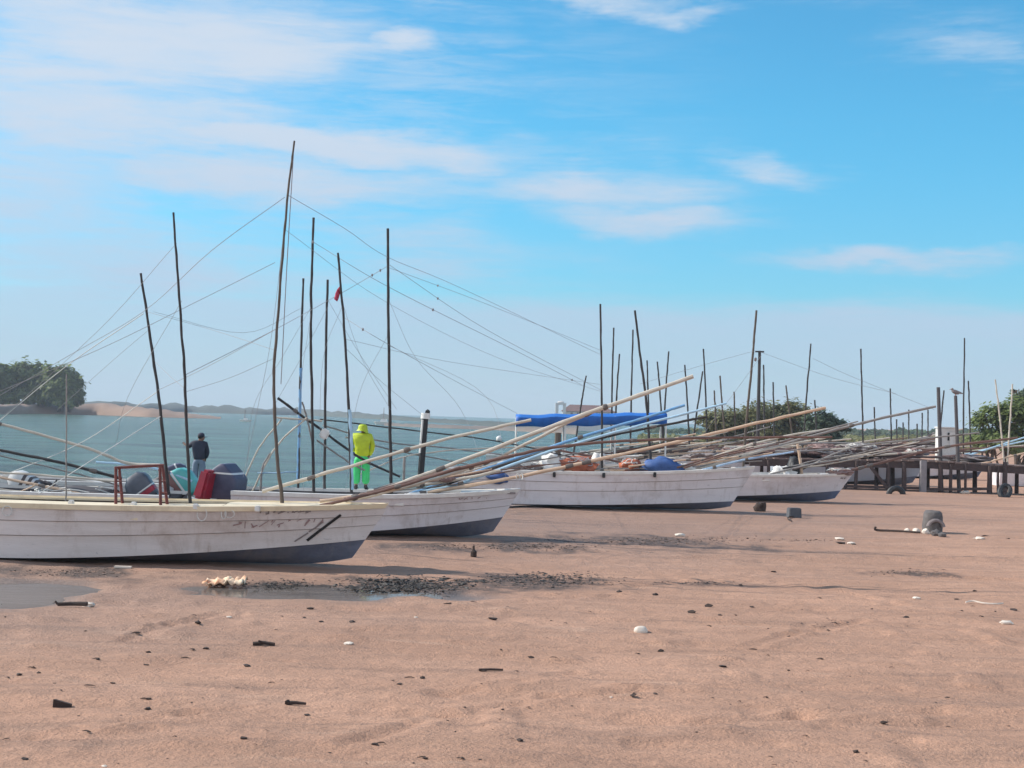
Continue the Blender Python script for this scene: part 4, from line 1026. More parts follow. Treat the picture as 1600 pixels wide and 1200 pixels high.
for i, (px, py, dd) in enumerate(((722, 741, 27.0), (812, 745, 26.8))):
    c = W(px, py, dd); mb = MB(); mb.tube([c + Vector((.06 * math.cos(a), .05 * math.sin(a) , .06 * math.sin(a * 2))) for a in np.linspace(0, 12, 26)], .012, .012, 5)
    tag(mb.build('rope_lashing', M_white_rope, origin=c), ('pale rope lashing around the blue booms', 'pale rope lashing around the cream boom over the second bow')[i], 'rope')

# ------------------------------------------------------------------ jetty, posts, pole stack
M_jetty = mat('jetty_timber', (.085, .055, .050), .85, (.04, .028, .028), 7, .8, .5, 40, (1, 1, 3))
M_jetty_top = mat('jetty_planks', (.24, .17, .145), .85, (.13, .09, .08), 5, .8, .4, 30, (3, .6, 1))
JD = 52.7
jt = thing('jetty', 'low dark timber jetty on many posts behind the fourth boat', 'jetty', (W(1440, 700, JD).x, JD, 0))
def jx(px, dy=0): return W(px, 740, JD + dy).x
def zt(px):  # top of deck
    return W(px, np.interp(px, [1180, 1450, 1600, 1700], [716, 720, 729, 735]), JD).z
pl = MB()
x = jx(1170)
while x < jx(1690):
    px = 800 + (x / JD) * FPX; z = zt(px); w = .22
    pl.box((x, JD + .8 + rng.uniform(-.06, .06), z + rng.uniform(-.012, .012)), (w, 1.9 + rng.uniform(-.2, .2), .055), Matrix.Rotation(rng.uniform(-.02, .02), 3, 'Z')); x += w + rng.uniform(.012, .05)
pl.build('deck_planks', M_jetty_top, jt, smooth=False)
for (pa, pb, yy) in ((1170, 1690, -.1), (1170, 1690, 1.5)):
    P = [Vector((jx(q), JD + yy, zt(q) - .16)) for q in range(pa, pb + 1, 40)]
    mb = MB()
    for a, b in zip(P[:-1], P[1:]): mb.box((a + b) / 2, ((b - a).length, .14, .24), (b - a).to_track_quat('X', 'Z').to_matrix())
    mb.build('beam', M_jetty, jt, smooth=False)
JP = [(1200, .13), (1250, .12), (1290, .12), (1335, .13), (1385, .15), (1411, .17), (1467, .15), (1483, .12), (1506, .10), (1543, .17), (1557, .09), (1567, .18), (1610, .15), (1660, .15)]
for px, w in JP:
    for yy in ((-.2, 1.4) if w > .12 else (-.2,)):
        h = zt(px) - .05 + (.18 if px == 1567 and yy < 0 else 0); xx = jx(px); lean = rng.uniform(-.03, .03)
        MB().tube([(xx, JD + yy, -.3), (xx + lean * .5, JD + yy, h * .5), (xx + lean, JD + yy, h)], w / 2 * 1.1, w / 2 * .95, 9).build('post', M_jetty, jt)
MB().box((jx(1438), JD - .35, .55), (.24, .22, 1.25), taper=.92).build('post', mat('grey_concrete', (.28, .26, .27), .9, (.18, .17, .18), 8, .8, .4, 30), jt, bevel=.02)['label'] = 'grey concrete post'
for (pa, pb, z0, z1) in ((1318, 1440, .14, .14), (1318, 1440, .03, .03), (1440, 1500, .12, .14), (1500, 1545, .16, .2)):
    a, b = Vector((jx(pa), JD - .27, z0)), Vector((jx(pb), JD - .27, z1)); MB().box((a + b) / 2, ((b - a).length, .09, .10 if z0 > .05 else .07), (b - a).to_track_quat('X', 'Z').to_matrix()).build('sill', M_jetty, jt, smooth=False)
a, b = Vector((jx(1352), JD - .3, zt(1352) - .1)), Vector((jx(1384), JD - .3, .1)); MB().box((a + b) / 2, ((b - a).length, .08, .11), (b - a).to_track_quat('X', 'Z').to_matrix()).build('brace', M_jetty, jt, smooth=False)
# tall piles
for (px, yt, yb, w, lab) in ((1467, 605, 702, .155, 'tall dark pile rising just left of the white cabinet on the jetty'), (1494, 618, 700, .145, 'tall dark pile at the right side of the white cabinet with a gull on top')):
    a, b = W(px - 1, yt, JD + .3), W(px + 2, yb, JD + .3); k = (b.z + .3) / (a.z - b.z); e = b + (b - a) * k
    tag(MB().tube([e, b, a], w / 2 * 1.05, w / 2 * .85, 9).build('mooring_pile', M_inside_dark, origin=e), lab, 'post', 'tall piles at the jetty')
    top = a
# gull on second pile
g = thing('gull', 'dark gull perched on the pile beside the white cabinet', 'bird', top)
mb = MB(); mb.lump(top + Vector((0, 0, .13)), (.17, .075, .085), 2, .05, rot=Matrix.Rotation(.35, 3, 'Y')); mb.lump(top + Vector((-.13, 0, .235)), (.055, .045, .05), 2, .03); mb.tube([top + Vector((-.10, 0, .18)), top + Vector((-.13, 0, .23))], .05, .04, 7); mb.tube([top + Vector((.12, 0, .12)), top + Vector((.27, 0, .08))], .05, .02, 6)
mb.build('body', M_net_grey, g)
MB().tube([top + Vector((-.17, 0, .235)), top + Vector((-.24, 0, .22))], .014, .004, 5).build('beak', M_net_orange, g)
for s_ in (-.03, .03): MB().tube([top + Vector((0, s_, .07)), top + Vector((0, s_, -.01))], .008, .008, 4).build('leg', M_net_orange, g)
# white cabinet
cb = thing('white_cabinet', 'white metal cabinet with a dark vent standing on the jetty', 'cabinet', (jx(1480), JD + 1.0, zt(1480)))
c = W(1478, 684, JD + 1.0); zb = zt(1480) + .03; zt_ = W(1480, 669, JD + 1).z
MB().box((c.x, JD + 1.0, (zb + zt_) / 2), (.66, .5, zt_ - zb)).build('body', M_plastic_white, cb, bevel=.015)
MB().box((c.x, JD + 1.0, zt_ + .02), (.74, .58, .05)).build('lid', M_rail_white, cb, bevel=.01)
MB().box((c.x + .02, JD + .74, zt_ - .32), (.07, .02, .30)).build('vent', M_black, cb)
MB().box((c.x + .16, JD + .743, zt_ - .42), (.22, .012, .60)).build('door', M_rail_white, cb, bevel=.008)
# loose poles stacked on and around the jetty
jr = random.Random(5)
PG = 'loose poles stacked on the jetty'
for i in range(34):
    px = jr.uniform(1150, 1420); ln = jr.uniform(50, 150); dd = JD + jr.uniform(.0, 1.7)
    a = W(px, 0, dd); b = W(px + ln, 0, dd + jr.uniform(-.5, .5)); z = zt(min(px, 1600)) + .08 + jr.random() ** 1.6 * .45
    A = Vector((a.x, dd, z)); B_ = Vector((b.x, b.y, z + jr.uniform(-.06, .32)))
    m_ = jr.choice([M_brown_pole, M_net_pink, M_pale, M_grey_pole, M_jetty, M_jetty, M_brown_pole])
    mid = A.lerp(B_, .5) + Vector((0, 0, jr.uniform(-.05, .04))); 
    tag(MB().tube(smooth_line([A, mid, B_], 5), jr.uniform(.03, .055), jr.uniform(.02, .04), 7).build('loose_pole', m_, origin=A), 'weathered pole lying in the stack on the jetty', 'pole', PG)
for i, (px, py, r, m_, lab) in enumerate(((1215, 708, (1.5, .6, .20), M_net_brown, 'long dark brown net heap at the left end of the jetty'), (1300, 709, (1.3, .6, .20), M_net_brown, 'dark brown net heap on the jetty above the fourth boat bow'), (1372, 708, (.9, .5, .15), M_net_brown, 'dark net heap in the middle of the jetty'), (1285, 700, (.55, .5, .16), M_net_pink, 'pinkish net heap on top of the dark heaps'), (1345, 700, (.6, .5, .16), M_net_grey, 'grey tangled net heap above the jetty middle'), (1427, 709, (.34, .4, .18), M_net_pink, 'small pink heap on the jetty by the concrete post'), (1515, 716, (.8, .5, .13), M_net_grey, 'bluish grey net heap on the right half of the jetty'), (1160, 706, (.8, .5, .2), M_net_pink, 'pink net heap behind the bow of the third boat'), (1100, 712, (.7, .5, .2), M_net_grey, 'grey net heap behind the blue tarpaulin'), (1190, 697, (.5, .4, .13), M_net_grey, 'small grey heap topping the left net heaps'))):
    mound('fishing_net', lab, 'net', px, py, JD + .8, r, m_, 60 + i, 'net heaps on the jetty', .4, 12, jr.choice([M_white_rope, M_net_pink, M_rope]))

# utility pole
up = W(1187, 548, 88)
t = thing('utility_pole', 'straight utility pole with a short crossarm behind the tall leaning mast', 'utility pole', (up.x, 88, 0))
MB().tube([(up.x + .02, 88, -.2), (up.x, 88, up.z)], .13, .09, 9).build('pole', M_bamboo_dark, t)
MB().box((up.x, 88, up.z - .06), (.55, .1, .1)).build('crossarm', M_bamboo_dark, t)
MB().lump((up.x - .25, 88, up.z - .55), (.1, .1, .14), 1, .1).build('lamp', M_dkgrey, t)

# channel post with a white strip
pa, pb = W(665, 648, 34.5), W(657, 745, 34.5); k = (pb.z + .5) / (pa.z - pb.z); pe = pb + (pb - pa) * k
t = thing('channel_post', 'leaning dark post with a white strip standing in the water', 'post', pe)
MB().tube([pe, pb, pa], .085, .075, 10).build('post', M_black, t)
MB().tube([pa.lerp(pb, .08) + Vector((-.055, -.045, 0)), pa.lerp(pb, .62) + Vector((-.055, -.045, 0))], .032, .032, 6).build('white_strip', M_plastic_white, t)
MB().tube([pa - (pa - pb).normalized() * .10, pa + (pa - pb).normalized() * .04], .115, .11, 10).build('cap', M_rail_white, t)
MB().lump(pa + Vector((.05, 0, .06)), (.07, .06, .08), 1, .1).build('knob', M_black, t)
# posts under the awning side, standing in the mud
for (px, yt, d, lab) in ((872, 676, 44.5, 'thick pale and dark post standing under the blue awning'), (632, 714, 33.8, 'short grey stake standing left of the leaning channel post')):
    a = W(px, yt, d); w = .11 if px == 872 else .035
    o = MB().tube([(a.x, a.y, -.5), (a.x, a.y, a.z)], w, w * .9, 8).build('mooring_stake', M_grey_pole if px != 872 else M_bamboo, origin=(a.x, a.y, 0)); tag(o, lab, 'post')

# ------------------------------------------------------------------ far buildings and craft
ch = W(905, 650, 300); cz = 0.6
t = thing('church', 'small white church with a bell gable and a brown roof beyond the awning', 'church', (ch.x, 300, cz))
M_plaster = mat('white_plaster', (.68, .66, .64), .8, (.56, .54, .52), 2, .7)
M_rooft = mat('brown_roof', (.20, .12, .11), .85, (.13, .08, .075), 3, .7)
k = ppm(300)
x0, x1 = W(880, 650, 300).x, W(962, 650, 300).x; zw, zr = W(905, 643, 300).z, W(905, 633, 300).z
MB().box(((x0 + x1) / 2, 303, (cz + zw) / 2 - .3), (x1 - x0, 6, zw - cz + .6)).build('wall', M_plaster, t, smooth=False)
rf = MB(); rf.add([(x0 - .4, 299.6, zw), (x1 + .4, 299.6, zw), (x1 + .4, 306.4, zw), (x0 - .4, 306.4, zw), (x0 + 1.5, 303, zr + .1), (x1 - 3.0, 303, zr + .1)], [(0, 1, 5, 4), (1, 2, 5), (2, 3, 4, 5), (3, 0, 4), (3, 2, 1, 0)]); rf.build('roof', M_rooft, t, smooth=False)
tx = W(876, 640, 299).x; tw = 14 / ppm(299); z0_, z1_ = cz - .3, W(876, 633, 299).z
tb = MB(); tb.box((tx - tw * .42, 299, (z0_ + z1_ + .2) / 2), (tw * .34, 1.0, z1_ - z0_)); tb.box((tx + tw * .42, 299, (z0_ + z1_ + .2) / 2), (tw * .34, 1.0, z1_ - z0_)); tb.box((tx, 299, z1_ + .25), (tw * 1.2, 1.06, .42)); tb.box((tx, 299, (z0_ + z1_) / 2 - .7), (tw * .5, .9, (z1_ - z0_) * .55)); tb.lump((tx, 299, z1_ + .6), (tw * .4, .4, .28), 2, .02)
tb.build('bell_gable', M_plaster, t, smooth=False)
for i in range(5):
    xx = x0 + 1.8 + i * 1.35; MB().box((xx, 299.97, zw - .55), (.5, .1, .62)).build('window', M_dkgrey, t)
def far_craft(px, py, d, L, lab, mastpx=None):
    p = W(px, py, d); b = Vector((p.x, d, SEA)); t = thing('white_boat', lab, 'boat', b, 'white craft out on the water')
    mb = MB(); n = 8; vs = []
    for z, f in ((-.1, .8), (.55 * L / 4, 1.0)):
        for i in range(n * 2): 
            a = 2 * math.pi * i / (n * 2); vs.append((b.x + L / 2 * math.cos(a) * f, b.y + L * .2 * math.sin(a) * f, SEA + z))
    q = n * 2; mb.add(vs, [(i, (i + 1) % q, q + (i + 1) % q, q + i) for i in range(q)] + [tuple(range(q, 2 * q))]); mb.build('hull', M_plastic_white, t, sharp=50)
    MB().box((b.x, b.y, SEA + .8 * L / 4), (L * .36, L * .25, .55 * L / 4), taper=.8).build('cabin', M_plastic_white, t, bevel=.03)
    if mastpx:
        e = W(mastpx[0], mastpx[1], d); MB().tube([(e.x, d, SEA + .5), (e.x, d, e.z)], .10, .06, 6).build('mast', M_dkgrey, t)
far_craft(384, 650, 300, 2.6, 'tiny white boat on the water below the far shore, left of the tallest mast', (383, 640))
far_craft(600, 656, 330, 4.8, 'small white boat with a short mast near the straight dark mast', (600, 637))
bu = W(780, 680, 150); o = MB().lump((bu.x, 150, .02), (.33, .33, .36), 2, .04).build('buoy', M_plastic_white, origin=(bu.x, 150, SEA)); tag(o, 'white round buoy floating left of the awning', 'buoy')

# ------------------------------------------------------------------ people
def skin_mesh(chains, root_at=0, sub=2):
    """chains: list of [(x,y,z,r), ...]; joints within 1 mm are shared. Returns a Mesh."""
    V = []; R = []; E = []
    def vid(p):
        for i, q in enumerate(V):
            if (Vector(q) - Vector(p[:3])).length < .001: return i
        V.append(p[:3]); R.append(p[3] if isinstance(p[3], (tuple, list)) else (p[3], p[3])); return len(V) - 1
    for c in chains:
        ids = [vid(p) for p in c]
        for a, b in zip(ids[:-1], ids[1:]):
            if a != b: E.append((a, b))
    me = bpy.data.meshes.new('skin'); me.from_pydata(V, E, []); ob = bpy.data.objects.new('skin', me); COL.objects.link(ob)
    md = ob.modifiers.new('s', 'SKIN'); md.use_smooth_shade = True
    for i, r in enumerate(R): me.skin_vertices[0].data[i].radius = r
    me.skin_vertices[0].data[root_at].use_root = True
    sb = ob.modifiers.new('u', 'SUBSURF'); sb.levels = sub; sb.render_levels = sub
    dg = bpy.context.evaluated_depsgraph_get(); out = bpy.data.meshes.new_from_object(ob.evaluated_get(dg)); bpy.data.objects.remove(ob)
    out.polygons.foreach_set('use_smooth', [True] * len(out.polygons)); return out
def attach(me, name, m_, parent):
    me.materials.clear(); me.materials.append(m_); o = bpy.data.objects.new(name, me); COL.objects.link(o); o.parent = parent; return o
def hand(p, d, side):
    """five fingers from a palm at p pointing along d"""
    d = Vector(d).normalized(); u = d.cross(Vector((0, 1, .1))).normalized(); w = d.cross(u).normalized(); out = []
    pm = Vector(p) + d * .055
    out.append([tuple(p) + (.028,), tuple(pm) + ((.036, .018),)])
    for k, (o_, l) in enumerate(((-.027, .065), (-.009, .078), (.009, .074), (.026, .058))):
        a = pm + u * o_ * .6; b = pm + d * l * .55 + u * o_; c = b + d * l * .35 + w * .018
        out.append([tuple(pm) + ((.036, .018),), tuple(b) + (.009,), tuple(c) + (.008,)])
    b = Vector(p) + d * .04 + u * side * .045; c = b + d * .035 + u * side * .01 + w * .01
    out.append([tuple(p) + (.028,), tuple(b) + (.010,), tuple(c) + (.009,)]); return out

M_skin = mat('brown_skin', (.26, .14, .095), .55, (.20, .105, .07), 8, .5)
M_yel = mat('fluorescent_yellow_jacket', (.60, .72, .014), .5, (.36, .44, .012), 6, .9, 1.0, 9)
M_grn = mat('fluorescent_green_trousers', (.055, .66, .19), .5, (.03, .42, .11), 6, .9, 1.0, 9)
M_navy = mat('navy_jacket', (.028, .030, .055), .8, (.018, .02, .036), 5, .6, .4, 14)
M_jean = mat('grey_blue_trousers', (.20, .25, .33), .85, (.15, .19, .25), 5, .6, .4, 14)
M_boot = mat('dark_boots', (.03, .03, .03), .5)
M_hair = mat('dark_hair', (.012, .010, .010), .7)

def person(name, label, loc, k, pose, jm, tm, hood, cap=None):
    t = thing(name, label, 'person', loc); t.scale = (k, k, k)
    J = pose
    hip, ch_, nk, hd = J['hip'], J['chest'], J['neck'], J['head']
    def V4(p, r): return tuple(p) + (r,)
    body = [[V4(hip, (.14, .10)), V4(ch_, (.09, .05)), V4(nk, .05), V4(hd, (.085, .10)), V4(Vector(hd) + Vector((0, 0, .10)), (.065, .08))]]
    # face: nose, chin
    f = Vector(J['face']).normalized(); hv = Vector(hd)
    body.append([V4(hd, (.085, .10)), V4(hv + f * .08 + Vector((0, 0, -.06)), .033)])
    body.append([V4(hd, (.085, .10)), V4(hv + f * .105 + Vector((0, 0, -.005)), .016)])
    for s in ('l', 'r'):
        sh, elb, wr = J['sh_' + s], J['el_' + s], J['wr_' + s]
        body.append([V4(ch_, (.09, .05)), V4(sh, .04), V4(elb, .042), V4(wr, .030)])
        body += hand(wr, Vector(wr) - Vector(elb), 1 if s == 'l' else -1)
        hp, kn, an, to = J['hp_' + s], J['kn_' + s], J['an_' + s], J['to_' + s]
        body.append([V4(hip, (.14, .10)), V4(hp, .085), V4(kn, .058), V4(an, .04), V4(to, .035)])
    bo = attach(skin_mesh(body), 'body', M_skin, t)
    ja = [[V4(Vector(hip) + Vector((0, 0, -.10)), (.205, .16)), V4(Vector(hip) + Vector((0, 0, .08)), (.20, .155)), V4(Vector(ch_), (.22, .185)), V4(Vector(nk) + Vector((0, 0, -.02)), (.125, .13) if hood else (.10, .11))]]
    if hood: ja[0] += [V4((Vector(nk) + hv) / 2 - f * .02, (.13, .135)), V4(Vector(hd) - f * .03, (.135, .135)), V4(Vector(hd) - f * .03 + Vector((0, 0, .10)), (.105, .11))]
    for s in ('l', 'r'):
        sh, elb, wr = [Vector(J[q + s]) for q in ('sh_', 'el_', 'wr_')]
        ja.append([V4(ch_, (.22, .185)), V4(sh, .098), V4(elb, .072), V4(elb.lerp(wr, .92), .058)])
    attach(skin_mesh(ja), 'jacket', jm, t)
    tr = [[V4(Vector(hip) + Vector((0, 0, .05)), (.17, .13)), V4(Vector(hip) + Vector((0, 0, -.06)), (.175, .14))]]
    for s in ('l', 'r'):
        hp, kn, an = [Vector(J[q + s]) for q in ('hp_', 'kn_', 'an_')]
        tr.append([V4(Vector(hip) + Vector((0, 0, -.06)), (.185, .15)), V4(hp, .122), V4(kn, .108), V4(an + Vector((0, 0, .06)), .105)])
    attach(skin_mesh(tr), 'trousers', tm, t)
    for s in ('l', 'r'):
        an, to = Vector(J['an_' + s]), Vector(J['to_' + s])
        attach(skin_mesh([[V4(an + Vector((0, 0, .08)), .056), V4(an + Vector((0, 0, -.02)), .055), V4(to, (.05, .04))]]), 'boot', M_boot, t)
    eyes = MB(); sd = f.cross(Vector((0, 0, 1))).normalized()
    for q in (-1, 1): eyes.lump(hv + f * .088 + sd * q * .033 + Vector((0, 0, .022)), (.013, .013, .011), 1, 0)
    me = eyes.build('eyes', M_black); me.parent = t
    if cap:
        hb = MB(); hb.lump(hv + Vector((0, 0, .045)) - f * .01, (.105, .112, .085), 3, .02); hb.lump(hv + f * .13 + Vector((0, 0, .04)), (.07, .07, .012), 2, .0)
        o = hb.build('cap', cap); o.parent = t
        hr = MB(); hr.lump(hv - f * .03 + Vector((0, 0, .0)), (.094, .10, .085), 2, .06); o = hr.build('hair', M_hair); o.parent = t
    return t

yz = bf.prof(.75)[4] + bf.z0 + .03
yp = W(564, 760, 32.6)
POSE_Y = dict(hip=(0, 0, .92), chest=(.0, .0, 1.30), neck=(.01, .02, 1.47), head=(.02, .03, 1.60), face=(.75, .65, -.2),
              sh_l=(-.21, .0, 1.38), el_l=(-.31, .02, 1.10), wr_l=(-.20, .20, .98), sh_r=(.21, .0, 1.38), el_r=(.27, .03, 1.10), wr_r=(.17, .08, .86),
              hp_l=(-.105, 0, .84), kn_l=(-.125, .02, .46), an_l=(-.13, .0, .08), to_l=(-.15, .17, .03), hp_r=(.105, 0, .84), kn_r=(.115, .02, .46), an_r=(.12, .0, .08), to_r=(.15, .17, .03))
person('person', 'person in a fluorescent yellow hooded jacket and green trousers standing with the back turned', (yp.x, yp.y, yz), .90, POSE_Y, M_yel, M_grn, True)
dp = W(312, 700, 43.5)
POSE_D = dict(hip=(0, 0, .92), chest=(-.03, -.02, 1.28), neck=(.0, .02, 1.45), head=(.035, .04, 1.57), face=(.9, .4, -.35),
              sh_l=(-.20, .0, 1.36), el_l=(-.36, .05, 1.26), wr_l=(-.46, .10, 1.32), sh_r=(.18, .0, 1.36), el_r=(.24, .04, 1.08), wr_r=(.16, .16, .90),
              hp_l=(-.105, 0, .84), kn_l=(-.12, .02, .46), an_l=(-.13, .0, .08), to_l=(-.15, .17, .03), hp_r=(.105, 0, .84), kn_r=(.10, .03, .46), an_r=(.10, .0, .08), to_r=(.12, .17, .03))
hz = W(312, 676, 43.5).z
person('person', 'person in a dark navy jacket and grey trousers wading behind the boats', (dp.x, dp.y, hz - 1.70 * 1.0), 1.0, POSE_D, M_navy, M_jean, False, M_navy)

# ------------------------------------------------------------------ things lying on the sand
M_drift = mat('dark_driftwood', (.060, .038, .030), .9, (.03, .02, .017), 12, .8, .5, 60)
M_weed = mat('dark_seaweed', (.060, .047, .040), .7, (.024, .020, .017), 9, .8, .5, 60)
M_stone = mat('grey_stone', (.15, .135, .13), .9, (.07, .06, .06), 10, .8, .5, 40)
M_shell = mat('white_shell', (.72, .64, .55), .7, (.55, .46, .38), 12, .7, .3, 40)
M_concrete = mat('dark_concrete', (.10, .105, .12), .9, (.065, .07, .08), 12, .8, .4, 40)

def on_sand(px, py):
    p = G(px, py, 0.0)
    for _ in range(4): p = G(px, py, gz(p.x, p.y))
    return p
dr = random.Random(77)
SCRAPS = [(213, 990), (240, 980), (310, 974), (232, 1020), (300, 1016), (322, 1014), (150, 1031), (50, 1044), (30, 1055), (12, 1060), (178, 1068), (228, 1093), (190, 1118), (10, 1157), (385, 1041), (424, 1068), (480, 1118), (502, 972), (550, 972), (440, 964), (485, 952), (510, 1000), (660, 1060), (785, 1109), (770, 968), (770, 953), (740, 941), (755, 1049), (752, 1070), (830, 1028), (865, 1028), (1032, 1018), (1082, 958), (1106, 948), (1149, 962), (1175, 949), (1158, 915), (1210, 894), (1108, 979), (1025, 930), (1178, 1016), (1130, 1042), (1280, 935), (1415, 965), (1495, 937), (1522, 924), (1585, 954), (1232, 1048), (1262, 1049), (1200, 1025), (1312, 850), (1335, 851), (1540, 838), (1575, 842), (1480, 1090), (1380, 1130), (990, 1086), (1000, 1080), (586, 1164), (596, 1163), (660, 1186), (720, 1186), (750, 1187), (800, 1156), (640, 1060), (1024, 1085), (960, 1085), (95, 1080), (140, 1072), (60, 1052), (1113, 1092), (1575, 1113), (1340, 1176), (968, 925), (700, 944)]
while len(SCRAPS) < 165:
    q = (dr.uniform(-5, 1605), 935 + 262 * dr.random() ** .9)
    if min((abs(q[0] - a) + abs(q[1] - b) for a, b in SCRAPS)) > 12: SCRAPS.append(q)
SG = 'dark driftwood scraps scattered over the sand'
for i, (px, py) in enumerate(SCRAPS):
    p = on_sand(px, py); k = ppm(p.y); L = (dr.uniform(5, 17) if i < 84 else dr.uniform(3, 9)) / k; a = dr.uniform(-.5, .5); mb = MB()
    R3 = Matrix.Rotation(a, 3, 'Z')
    if dr.random() < .55:
        mb.lump((p.x, p.y, p.z + L * .08), (L * .42, L * .34, L * .17), 1, .9, seed=i, rot=R3)
    else:
        e = R3 @ Vector((L * .55, 0, 0)); q = R3 @ Vector((0, L * .35 * dr.uniform(-1, 1), 0))
        mb.tube([p - e + Vector((0, 0, .006)), p - e * .3 + q * .6 + Vector((0, 0, .012)), p + e * .35 + q + Vector((0, 0, .012)), p + e + Vector((0, 0, .004))], [L * .03, L * .07, L * .055, L * .02], None, 5)
        if dr.random() < .6: mb.lump((p.x + e.x * .4, p.y + e.y * .4, p.z + .008), (L * .26, L * .2, L * .10), 1, .9, seed=i, rot=R3)
    tag(mb.build('driftwood_scrap', M_drift, origin=p), 'small dark driftwood scrap lying on the sand', 'driftwood', SG)
for i, (px, py, w) in enumerate(((545, 1007, 15), (1432, 936, 13), (1572, 975, 20), (358, 965, 9), (1330, 850, 12), (1062, 838, 16), (1312, 843, 14), (163, 1198, 9), (955, 1090, 6), (1530, 843, 16), (1508, 771, 15), (650, 965, 6))):
    p = on_sand(px, py); k = ppm(p.y); r = w / 2 / k
    tag(MB().lump((p.x, p.y, p.z + r * .2), (r, r * .8, r * .35), 2, .35, seed=i + 300).build('white_shell', M_shell, origin=p), 'small pale shell or scrap lying on the sand', 'shell', 'pale shells and scraps on the sand')
def sand_thing(name, label, cat, px, py, fn, m_, group=None):
    p = on_sand(px, py); mb = MB(); fn(mb, p, 1 / ppm(p.y)); return tag(mb.build(name, m_, origin=p), label, cat, group)
sand_thing('white_stone', 'smooth white round stone half sunk in the bare sand', 'stone', 1001, 988, lambda mb, p, u: mb.lump((p.x, p.y, p.z + 2 * u), (11 * u, 9 * u, 8 * u), 3, .10, seed=3), M_shell)
def wedge(mb, p, u): mb.add([(p.x - 14 * u, p.y, p.z), (p.x + 14 * u, p.y + 3 * u, p.z), (p.x + 12 * u, p.y + 14 * u, p.z), (p.x - 14 * u, p.y + 12 * u, p.z), (p.x - 13 * u, p.y, p.z + 13 * u), (p.x + 14 * u, p.y + 3 * u, p.z + 5 * u), (p.x + 12 * u, p.y + 14 * u, p.z + 4 * u), (p.x - 13 * u, p.y + 12 * u, p.z + 11 * u)], [(3, 2, 1, 0), (4, 5, 6, 7), (0, 1, 5, 4), (1, 2, 6, 5), (2, 3, 7, 6), (3, 0, 4, 7)])
sand_thing('wood_wedge', 'wedge shaped dark wood block alone on the sand at lower left', 'wood block', 96, 1106, wedge, M_drift)
def stick(mb, p, u):
    mb.tube(smooth_line([p + Vector((-26 * u, 0, 4 * u)), p + Vector((-4 * u, 3 * u, 5 * u)), p + Vector((20 * u, 0, 6 * u))], 5), 3.0 * u, 3.5 * u, 7); mb.tube([p + Vector((-26 * u, 0, 4 * u)), p + Vector((-30 * u, 0, 9 * u))], 2 * u, 1.5 * u, 6)
sand_thing('broken_branch', 'dark broken branch with a pale end by the wet sand at left', 'branch', 116, 949, stick, M_drift)
sand_thing('pale_chunk', 'pale chunk at the right end of the broken branch', 'stone', 138, 948, lambda mb, p, u: mb.lump((p.x, p.y, p.z + 3 * u), (9 * u, 8 * u, 4.5 * u), 2, .3, seed=8), M_shell)
sand_thing('forked_stick', 'short dark forked stick left of the puddle middle on bare sand', 'stick', 412, 1009, lambda mb, p, u: (mb.tube([p + Vector((-17 * u, 0, 2 * u)), p + Vector((0, 4 * u, 4 * u)), p + Vector((17 * u, 0, 3 * u))], 3.5 * u, 2.5 * u, 6), mb.tube([p + Vector((2 * u, 2 * u, 4 * u)), p + Vector((-8 * u, -3 * u, 8 * u))], 2 * u, 1.4 * u, 5)), M_drift)
sand_thing('bent_stick', 'bent dark stick with a thick end below the middle of the puddle', 'stick', 462, 1102, lambda mb, p, u: (mb.tube(smooth_line([p + Vector((-13 * u, 0, 2 * u)), p + Vector((-4 * u, 0, 4 * u)), p + Vector((16 * u, 0, 3 * u))], 4), 4 * u, 2 * u, 6), mb.lump(p + Vector((-12 * u, 0, 4 * u)), (5 * u, 5 * u, 5 * u), 1, .3)), M_drift)
sand_thing('long_stick', 'straight thin stick lying level on the sand right of the middle', 'stick', 767, 1049, lambda mb, p, u: mb.tube([p + Vector((-19 * u, 0, 2 * u)), p + Vector((0, 1 * u, 3 * u)), p + Vector((19 * u, 0, 3 * u))], 2 * u, 1.7 * u, 6), M_drift)
# rag in the puddle
rg = on_sand(352, 912)
mb = MB(); vs = []; fs = []; u = 1 / ppm(rg.y); nx, ny = 26, 9
for j in range(ny):
    for i in range(nx):
        xx, yy = (i / (nx - 1) - .5) * 62 * u, (j / (ny - 1) - .5) * .45
        zz = .035 + .11 * abs(mnoise.noise(Vector((xx * 7, yy * 4, 2)))) + .05 * mnoise.noise(Vector((xx * 20, yy * 12, 5)))
        vs.append((rg.x + xx, rg.y + yy + .06 * mnoise.noise(Vector((xx * 4, 3, 1))), max(zz, .0) + -.03))
for j in range(ny - 1):
    for i in range(nx - 1): fs.append((j * nx + i, j * nx + i + 1, (j + 1) * nx + i + 1, (j + 1) * nx + i))
o = mb.add(vs, fs).build('crumpled_rag', mat('cream_orange_rag', (.80, .66, .48), .8, (.62, .24, .10), 6, .5, .3, 20), origin=rg, sharp=180); tag(o, 'crumpled cream and orange rag lying at the edge of the puddle', 'rag')
sm = o.modifiers.new('thick', 'SOLIDIFY'); sm.thickness = .012
